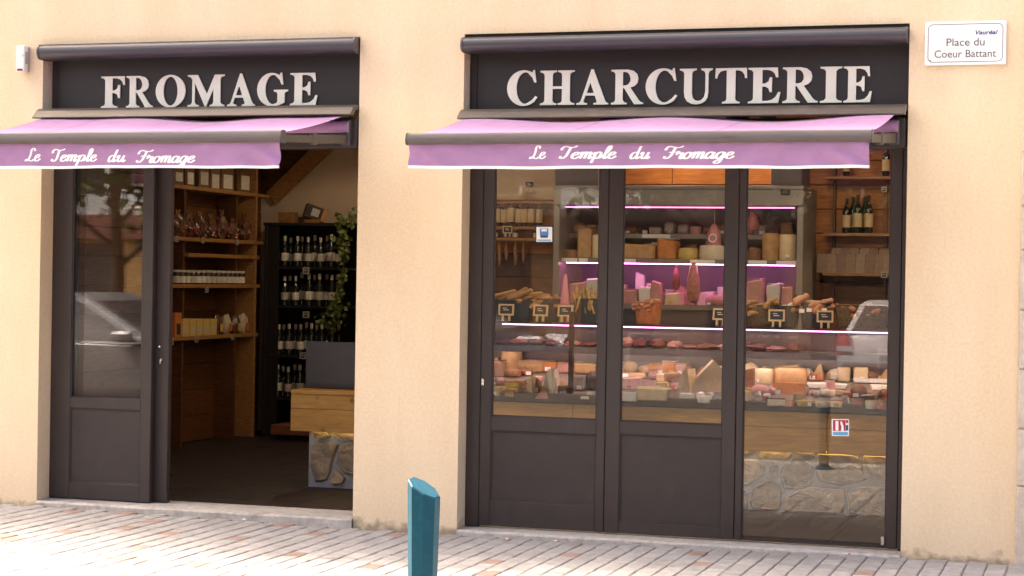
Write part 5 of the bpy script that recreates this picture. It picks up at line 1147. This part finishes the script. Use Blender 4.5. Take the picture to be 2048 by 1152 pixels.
for q, px in enumerate((1706,1728)): c = P(px,466,YV+.14); c.z = z; bottle(c, 'dark wine bottle behind the three on the boarded wall, %s from the cabinet' % ORDW[q], 'rear bottles on the boarded wall', .95, B3, B3U)
zz = P(1700,352,YV).z
for n, px in enumerate((1692,1772)): c = P(px,352,YV+.06); c.z = zz; bottle(c, 'dark bottle on the uppermost board, %s' % ('half hidden by the valance','beside the right-hand frame')[n], 'bottles on the uppermost board', .8, B3, B3U)
z = P(1700,546,YV).z
for n, px in enumerate((1645,1664,1683,1702,1721,1740,1759,1776)):
    for row in (0, 1):
        if row and n in (0, 7): continue
        c = P(px+row*8,546,YV+.05+.09*row); c.z = z; h = .15 if row == 0 else .2; mb = MB(); mb.prism([(-.042,0),(.042,0),(.038,h*.9),(.03,h),(-.03,h),(-.038,h*.9)], -.03, .03, 'y', M=Matrix.Translation(c) @ Matrix.Rotation(random.uniform(-.2,.2),4,'Z'))
        lab = 'greyish packet on the lower wall shelf, %s row, %s from the cabinet' % (('front','rear')[row], ('first','second','third','fourth','fifth','sixth','seventh','eighth')[n])
        o = mb.build('packet', mat('packet_%d' % (n % 3), ((.30,.21,.15),(.36,.25,.18),(.26,.17,.13))[n % 3], .7, var=.2, vscale=30, coords='obj'), origin=c); tag(o, lab, 'packet', 'packets on the lower wall shelf')
c = P(1768,556,YV-.012); tagat(c, 'slate price tag on the lower wall shelf edge', 0, 1.0, True, 0)
c = P(1768,384,YV-.012); tagat(c, 'slate price tag high on the boarded wall beside the frame', 0, .8, True, 0)

# ------------------------------------------------------------------ stickers on the glass
def flat(name, m, parent, pts, y, th=.0008):
    mb = MB(); mb.prism([(p.x, p.z) for p in pts], y-th, y, 'y'); return mb.build(name, m, parent)
def Q(px0, px1, py0, py1, y): return [P(px0,py1,y), P(px1,py1,y), P(px1,py0,y), P(px0,py0,y)]
yg = YF+.0205
st = thing('window_sticker', 'square blue and white sticker with a dark rim on the glass of the keyhole leaf', 'sticker', P(1088,468,yg))
flat('rim', M_SLATE, st, Q(1070.5,1106.5,450,485.5,yg), yg); flat('backing', M_PLATE, st, Q(1073,1104.5,454,483.5,yg), yg-.001)
flat('picture', mat('sticker_blue', (.06,.22,.50), .4), st, Q(1080,1097,457,471,yg), yg-.002); flat('cloud', M_PLATE, st, Q(1083,1094,458,463,yg), yg-.003); flat('band', M_BLUEINK, st, Q(1081,1096,471,475.5,yg), yg-.002); flat('stripe', mat('sticker_pale_blue', (.25,.45,.65), .4), st, Q(1075,1102.5,479,482.5,yg), yg-.002)
s3 = thing('notice_sticker', 'small red, white and blue sticker low on the fully glazed leaf', 'sticker', P(1681,855,yg))
flat('backing', M_PLATE, s3, Q(1663.5,1698,838,872,yg), yg); flat('red_field', mat('sticker_red', (.42,.02,.045), .4), s3, Q(1666,1691,840,862,yg), yg-.001)
flat('white_figure', M_PLATE, s3, Q(1671,1677,842,861,yg), yg-.002); flat('white_figure', M_PLATE, s3, [P(x,y,yg) for x, y in ((1682,862),(1688,862),(1687,852),(1684,843),(1681,843),(1681,848),(1683,853))], yg-.002)
flat('red_dot', MATS['sticker_red'], s3, Q(1691.5,1696.5,840,846,yg), yg-.001); flat('blue_mark', M_BLUEINK, s3, Q(1691.5,1696.5,850,861,yg), yg-.001); flat('blue_stripe', mat('sticker_sky', (.10,.36,.62), .4), s3, Q(1666,1696,864,870.5,yg), yg-.001)
# ------------------------------------------------------------------ lit spot lamps under the shop ceiling
def ceiling_lamp(x, y, W, label):
    t = thing('ceiling_lamp', label, 'lamp', (x, y, CE), 'warm lamps under the shop ceiling')
    mb = MB(); mb.lathe([(.05,CE-.02),(.05,CE-.001)], 16, o=(x,y,0)); mb.build('rose', M_WHITE, t)
    mb = MB(); mb.lathe([(.035,CE-.16),(.05,CE-.20),(.075,CE-.28),(.072,CE-.28),(.046,CE-.20),(.03,CE-.165)], 18, o=(x,y,0), caps=False); mb.tube([(x,y,CE-.021),(x,y,CE-.161)], .006, 6); mb.build('shade', M_CASS, t, smooth=True)
    mb = MB(); lump(mb, (x,y,CE-.235), (.028,.028,.035), 1, 10, 0); mb.build('bulb', emit('bulb_warm', (1,.72,.42), 9), t, smooth=True)
    l = bpy.data.lights.new('ceiling_lamp_light', 'SPOT'); l.energy = W; l.color = (1,.83,.64); l.spot_size = math.radians(168); l.spot_blend = .25; l.shadow_soft_size = .06
    lo = bpy.data.objects.new('lamp_light', l); COL.objects.link(lo); lo.parent = t; lo.location = (0,0,-.275)
for x, y, W, lab in ((-2.6,4.5,5.09,'hanging lamp before the wine rack'),(-1.7,3.4,1.59,'hanging lamp inside the open doorway'),(-.55,2.9,2.55,'hanging lamp above the counter end by the pier'),(.45,3.72,3.82,'hanging lamp above the chilled cabinet behind the middle leaf'),(1.25,3.72,3.82,'hanging lamp above the chilled cabinet beside the boarded wall'),(1.65,2.7,2.86,'hanging lamp above the counter behind the fully glazed leaf'),(2.75,3.0,3.82,'hanging lamp before the boarded wall'),(.5,.95,7.14,'hanging lamp between the keyhole leaf and the glass case'),(1.5,.95,7.14,'hanging lamp between the middle leaf and the glass case'),(2.5,.95,7.14,'hanging lamp close to the fully glazed leaf'),(-1.2,.9,5.09,'hanging lamp above the till')):
    ceiling_lamp(x, y, W, lab)

# ------------------------------------------------------------------ the other side of the street (seen in the glass)
def opposite(x0, x1, y, h, wallc, name_lab, fascia, groundc, seed):
    r = random.Random(seed); b = thing('town_house', name_lab, 'building', ((x0+x1)/2, y, -.1), 'buildings across the street')
    mb = MB(); mb.box(x0,x1,y-8,y,2.95,h); mb.build('upper_wall', mat('ow%d' % seed, wallc, .9, var=.1, vscale=2), b)
    mb = MB(); mb.box(x0,x1,y-8,y-.05,-.12,2.949); mb.build('ground_floor_wall', mat('og%d' % seed, groundc, .9, var=.15, vscale=1), b)
    mb = MB(); mb.box(x0+.1,x1-.1,y-.049,y+.12,2.35,2.94,.01); mb.build('fascia', mat('of%d' % seed, fascia, .5), b)
    mb = MB(); mb.box(x0-.2,x1+.2,y-8.2,y+.35,h+.001,h+.25); mb.build('roof', mat('roof_tile', (.25,.11,.07), .9, var=.2, vscale=5), b)
    n = int((x1-x0)/2.4)
    for i in range(n):
        cx_ = x0+(i+.5)*(x1-x0)/n
        mb = MB(); mb.box(cx_-.8,cx_+.8,y-.045,y-.02,.15,2.25); w_ = mb.build('shop_window', mat('dark_glass', (.03,.035,.04), .08), b)
        for z in [3.4+2.8*k for k in range(int((h-3)/2.8))]:
            mb = MB(); mb.box(cx_-.55,cx_+.55,y-.03,y+.012,z+.05,z+1.6); w_ = mb.build('window', mat('dark_glass', (.03,.035,.04), .08), b)
            mb = MB(); mb.box(cx_-.62,cx_-.551,y+.001,y+.05,z,z+1.65); mb.box(cx_+.551,cx_+.62,y+.001,y+.05,z,z+1.65); mb.box(cx_-.55,cx_+.55,y+.013,y+.05,z+1.601,z+1.65); mb.build('window_frame', M_WHITE, w_)
            if i % 2 == seed % 2:
                mb = MB(); mb.box(cx_-1.0,cx_+1.0,y+.051,y+1.0,z-.35,z-.2); q = mb.build('balcony', M_WHITE, b)
                mb = MB(); mb.box(cx_-1.0,cx_+1.0,y+.95,y+1.0,z-.199,z+.75,.01); mb.build('railing', mat('rail_pale', (.5,.56,.6), .4), q)
opposite(-38,-16,-29,8.7,(.42,.44,.46),'pale house with white balconies and red shop fascia across the street',(.10,.03,.025),(.33,.20,.08),2)
opposite(-15.9,-2,-28,11.5,(.24,.19,.14),'cream house with brown shop fascia across the street',(.09,.045,.03),(.24,.15,.08),3)
opposite(-1.9,12,-29,8.7,(.17,.10,.07),'brick-coloured house across the street facing the charcuterie',(.04,.04,.05),(.13,.09,.07),5)
opposite(12.1,30,-28,11.5,(.30,.28,.26),'grey house at the far end across the street',(.06,.10,.08),(.16,.15,.13),6)
mb = MB(); mb.box(-60,60,-28,-22,-.13,-.02); tag(mb.build('far_pavement', mat('far_paving', (.17,.16,.15), .9, var=.2, vscale=3)), kind='structure')
def tree(x, y, h, seed, label):
    r = random.Random(seed); t = thing('street_tree', label, 'tree', (x,y,-.02), 'trees across the street'); mb = MB()
    mb.tube([(x,y,-.05),(x+.05,y,h*.25),(x-.03,y+.05,h*.5),(x+.05,y,h*.8)], [.16,.13,.1,.04], 9); tips = []
    for k in range(9):
        a = k*2.4; z = h*(.26+.06*k); L_ = h*.26*(1.1-k*.06); e = Vector((x+math.cos(a)*L_, y+math.sin(a)*L_, z+L_*.7)); mb.tube([(x,y,z),((x+e.x)/2,(y+e.y)/2,(z+e.z)/2+.1),tuple(e)], [.06,.04,.015], 6); tips.append(e)
    mb.build('trunk', mat('bark', (.10,.075,.05), .9, var=.3, vscale=14), t, smooth=True)
    mb = MB()
    for k in range(5200):
        e = r.choice(tips); c = e+Vector((r.gauss(0,.55), r.gauss(0,.55), r.gauss(.1,.5))); s = r.uniform(.09,.19); q = Matrix.Translation(c) @ Matrix.Rotation(r.uniform(0,6.3),4,'Z') @ Matrix.Rotation(r.uniform(-1.2,1.2),4,'X')
        mb.add([q @ Vector(v) for v in ((-s*.5,0,0),(0,-s,0),(s*.5,0,0),(0,s,0))], [(0,1,2,3)])
    tag(mb.build('crown', mat('street_leaf', (.055,.085,.02), .6, var=.4, vscale=2, spec=.2), t, fixn=False), kind='stuff')
for x, y, h, s, lab in ((-13.8,-20,6.2,1,'street tree across the road, furthest towards the pale house'),(-9.4,-19,6.8,2,'street tree across the road before the cream house'),(-2.6,-21.5,6.5,3,'street tree across the road before the brick-coloured house'),(2.2,-20,7.2,4,'street tree across the road behind the photographer')):
    tree(x, y, h, s, lab)
def car(x, y, rz, paint, label):
    """hatchback, nose along +X before turning"""
    t = thing('parked_car', label, 'car', (0,0,0), 'cars on the street')
    st_ = [(-2.0,.42,.78,.60,.80),(-1.9,.30,.92,.80,.86),(-1.2,.22,.95,.84,.88),(0,.20,.94,.85,.90),(.9,.22,.93,.84,.89),(1.5,.26,.84,.80,.86),(1.9,.32,.70,.70,.80),(2.05,.40,.60,.58,.70)]
    mb = MB(); n = 10
    for xx, zb, zt2, wt, wb in st_:
        zm = (zb+zt2)/2; mb.v += [Vector(v) for v in ((xx,-wb*.92,zb),(xx,-wb,zm-.1),(xx,-wb,zm+.12),(xx,-wt,zt2-.02),(xx,-wt*.6,zt2+.04),(xx,wt*.6,zt2+.04),(xx,wt,zt2-.02),(xx,wb,zm+.12),(xx,wb,zm-.1),(xx,wb*.92,zb))]
    for j in range(len(st_)-1):
        for k in range(n): mb.f.append([j*n+k, j*n+(k+1)%n, (j+1)*n+(k+1)%n, (j+1)*n+k])
    mb.f.append(list(range(n))); mb.f.append([(len(st_)-1)*n+k for k in range(n)])
    mb.build('body', paint, t, smooth=True)
    lo_, hi_ = [(-1.85,.78),(1.15,.80)], [(-1.45,.60),(.25,.62)]; zb, zt2 = .93, 1.43
    A = [Vector((-1.85,-.78,zb)),Vector((1.15,-.80,zb)),Vector((1.15,.80,zb)),Vector((-1.85,.78,zb))]; B = [Vector((-1.5,-.58,zt2-.03)),Vector((.25,-.62,zt2-.03)),Vector((.25,.62,zt2-.03)),Vector((-1.5,.58,zt2-.03))]
    C2 = [Vector((-1.35,-.48,zt2+.03)),Vector((.1,-.5,zt2+.03)),Vector((.1,.5,zt2+.03)),Vector((-1.35,.48,zt2+.03))]
    mb = MB(); mb.v = A+B+C2; mb.f = [[i,(i+1)%4,4+(i+1)%4,4+i] for i in range(4)]+[[4+i,4+(i+1)%4,8+(i+1)%4,8+i] for i in range(4)]+[[8,9,10,11]]; mb.build('cabin', paint, t)
    dg = mat('car_glass', (.04,.045,.055), .05, coat=.5)
    for i in range(4):
        a0, a1, b1, b0 = A[i], A[(i+1)%4], B[(i+1)%4], B[i]; c_ = (a0+a1+b0+b1)/4; nn = (a1-a0).cross(b0-a0).normalized(); nn = nn if nn.dot(c_-Vector((-.3,0,1.1))) > 0 else -nn
        segs = [(0,1)] if i in (1,3) else [(0,.40),(.42,1)]
        for s0, s1 in segs:
            q = [c_+(v-c_)*.88+nn*.006 for v in (a0.lerp(a1,s0),a0.lerp(a1,s1),b0.lerp(b1,s1),b0.lerp(b1,s0))]; mb = MB(); mb.add(q+[v-nn*.01 for v in q], [(0,1,2,3),(7,6,5,4),(0,1,5,4),(1,2,6,5),(2,3,7,6),(3,0,4,7)]); mb.build('window', dg, t)
    ty, ri = mat('tyre', (.02,.02,.02), .85), mat('rim', (.5,.5,.5), .35, metal=.8)
    for xx in (-1.25,1.3):
        for sy in (-1,1):
            Mx = Matrix.Translation((xx, sy*.80, .30)) @ Matrix.Rotation(math.pi/2,4,'X'); mb = MB(); mb.lathe([(.2,-.1),(.29,-.1),(.305,-.06),(.305,.06),(.29,.1),(.2,.1)], 20, M=Mx); wh = mb.build('wheel', ty, t, smooth=True); mb = MB(); mb.lathe([(.19,-.104),(.08,-.115),(.08,.115),(.19,.104)], 10, M=Mx); mb.build('rim', ri, wh)
    for sy in (-1,1):
        mb = MB(); mb.prism([(sy*.42,.60),(sy*.72,.66),(sy*.80,.80),(sy*.74,.84),(sy*.50,.74)], 1.62, 1.97, 'x'); mb.build('headlight', mat('lamp_clear', (.7,.75,.8), .08, coat=1), t)
        mb = MB(); mb.prism([(sy*.60,.66),(sy*.86,.66),(sy*.84,1.02),(sy*.72,1.04)], -2.0, -1.8, 'x'); tl = mb.build('tail_light', mat('lamp_red', (.60,.03,.03), .1, coat=1), t); mb = MB(); mb.prism([(sy*.61,.72),(sy*.85,.72),(sy*.85,.80),(sy*.62,.80)], -2.005, -1.9, 'x'); mb.build('reversing_lens', mat('lamp_clear', (.7,.75,.8), .08), tl)
        mb = MB(); mb.box(.75,.95,sy*.93-.09,sy*.93+.09,.95,1.07,.03); mb.build('mirror', paint, t)
    mb = MB(); mb.box(-2.1,-1.95,-.78,.78,.34,.56,.05); mb.build('rear_bumper', mat('bumper', (.05,.05,.055), .5), t); mb = MB(); mb.box(1.95,2.12,-.66,.66,.30,.52,.05); mb.build('front_bumper', paint, t)
    mb = MB(); mb.box(-2.02,-1.99,-.26,.26,.66,.77); mb.build('number_plate', M_PLATE, t)
    t.location = (x, y, -.13); t.rotation_euler = (0,0,rz); return t
SILV = mat('paint_silver', (.58,.60,.63), .25, metal=.1, coat=.6); NAVY = mat('paint_navy', (.03,.04,.07), .25, coat=.8); GREY = mat('paint_grey', (.17,.18,.20), .28, metal=.4, coat=.6)
ax = P(1662,700,16).x; car(ax+.88,-18.0,-math.pi/2,SILV,'silver hatchback mirrored in the fully glazed leaf')
bx = P(1093,690,16).x; car(bx-2.0,-16.2,0,NAVY,'dark blue car whose headlamp is mirrored in the keyhole leaf')
cxp = P(250,640,6.6); car(cxp.x-.9,-7.2,0,GREY,'grey car mirrored in the closed leaf by the doorway')
# bench outside, mirrored low in the left-hand leaf
c = P(215,770,3.0); bx_, by_ = c.x, -3.0
o = thing('street_bench', 'pale slatted bench on the pavement mirrored in the closed leaf', 'bench', (bx_,by_,gz(bx_)))
for k in range(4):
    mb = MB(); mb.box(bx_-.7,bx_+.7,by_-.2+k*.11,by_-.11+k*.11,.40,.435,.006); mb.build('slat', mat('bench_wood', (.50,.42,.32), .7, var=.2, vscale=12), o)
for sx_ in (-.5,.5):
    mb = MB(); mb.box(bx_+sx_-.04,bx_+sx_+.04,by_-.19,by_+.22,gz(bx_)+.0,.399,.01); mb.build('leg', mat('bench_leg', (.5,.46,.38), .8), o)
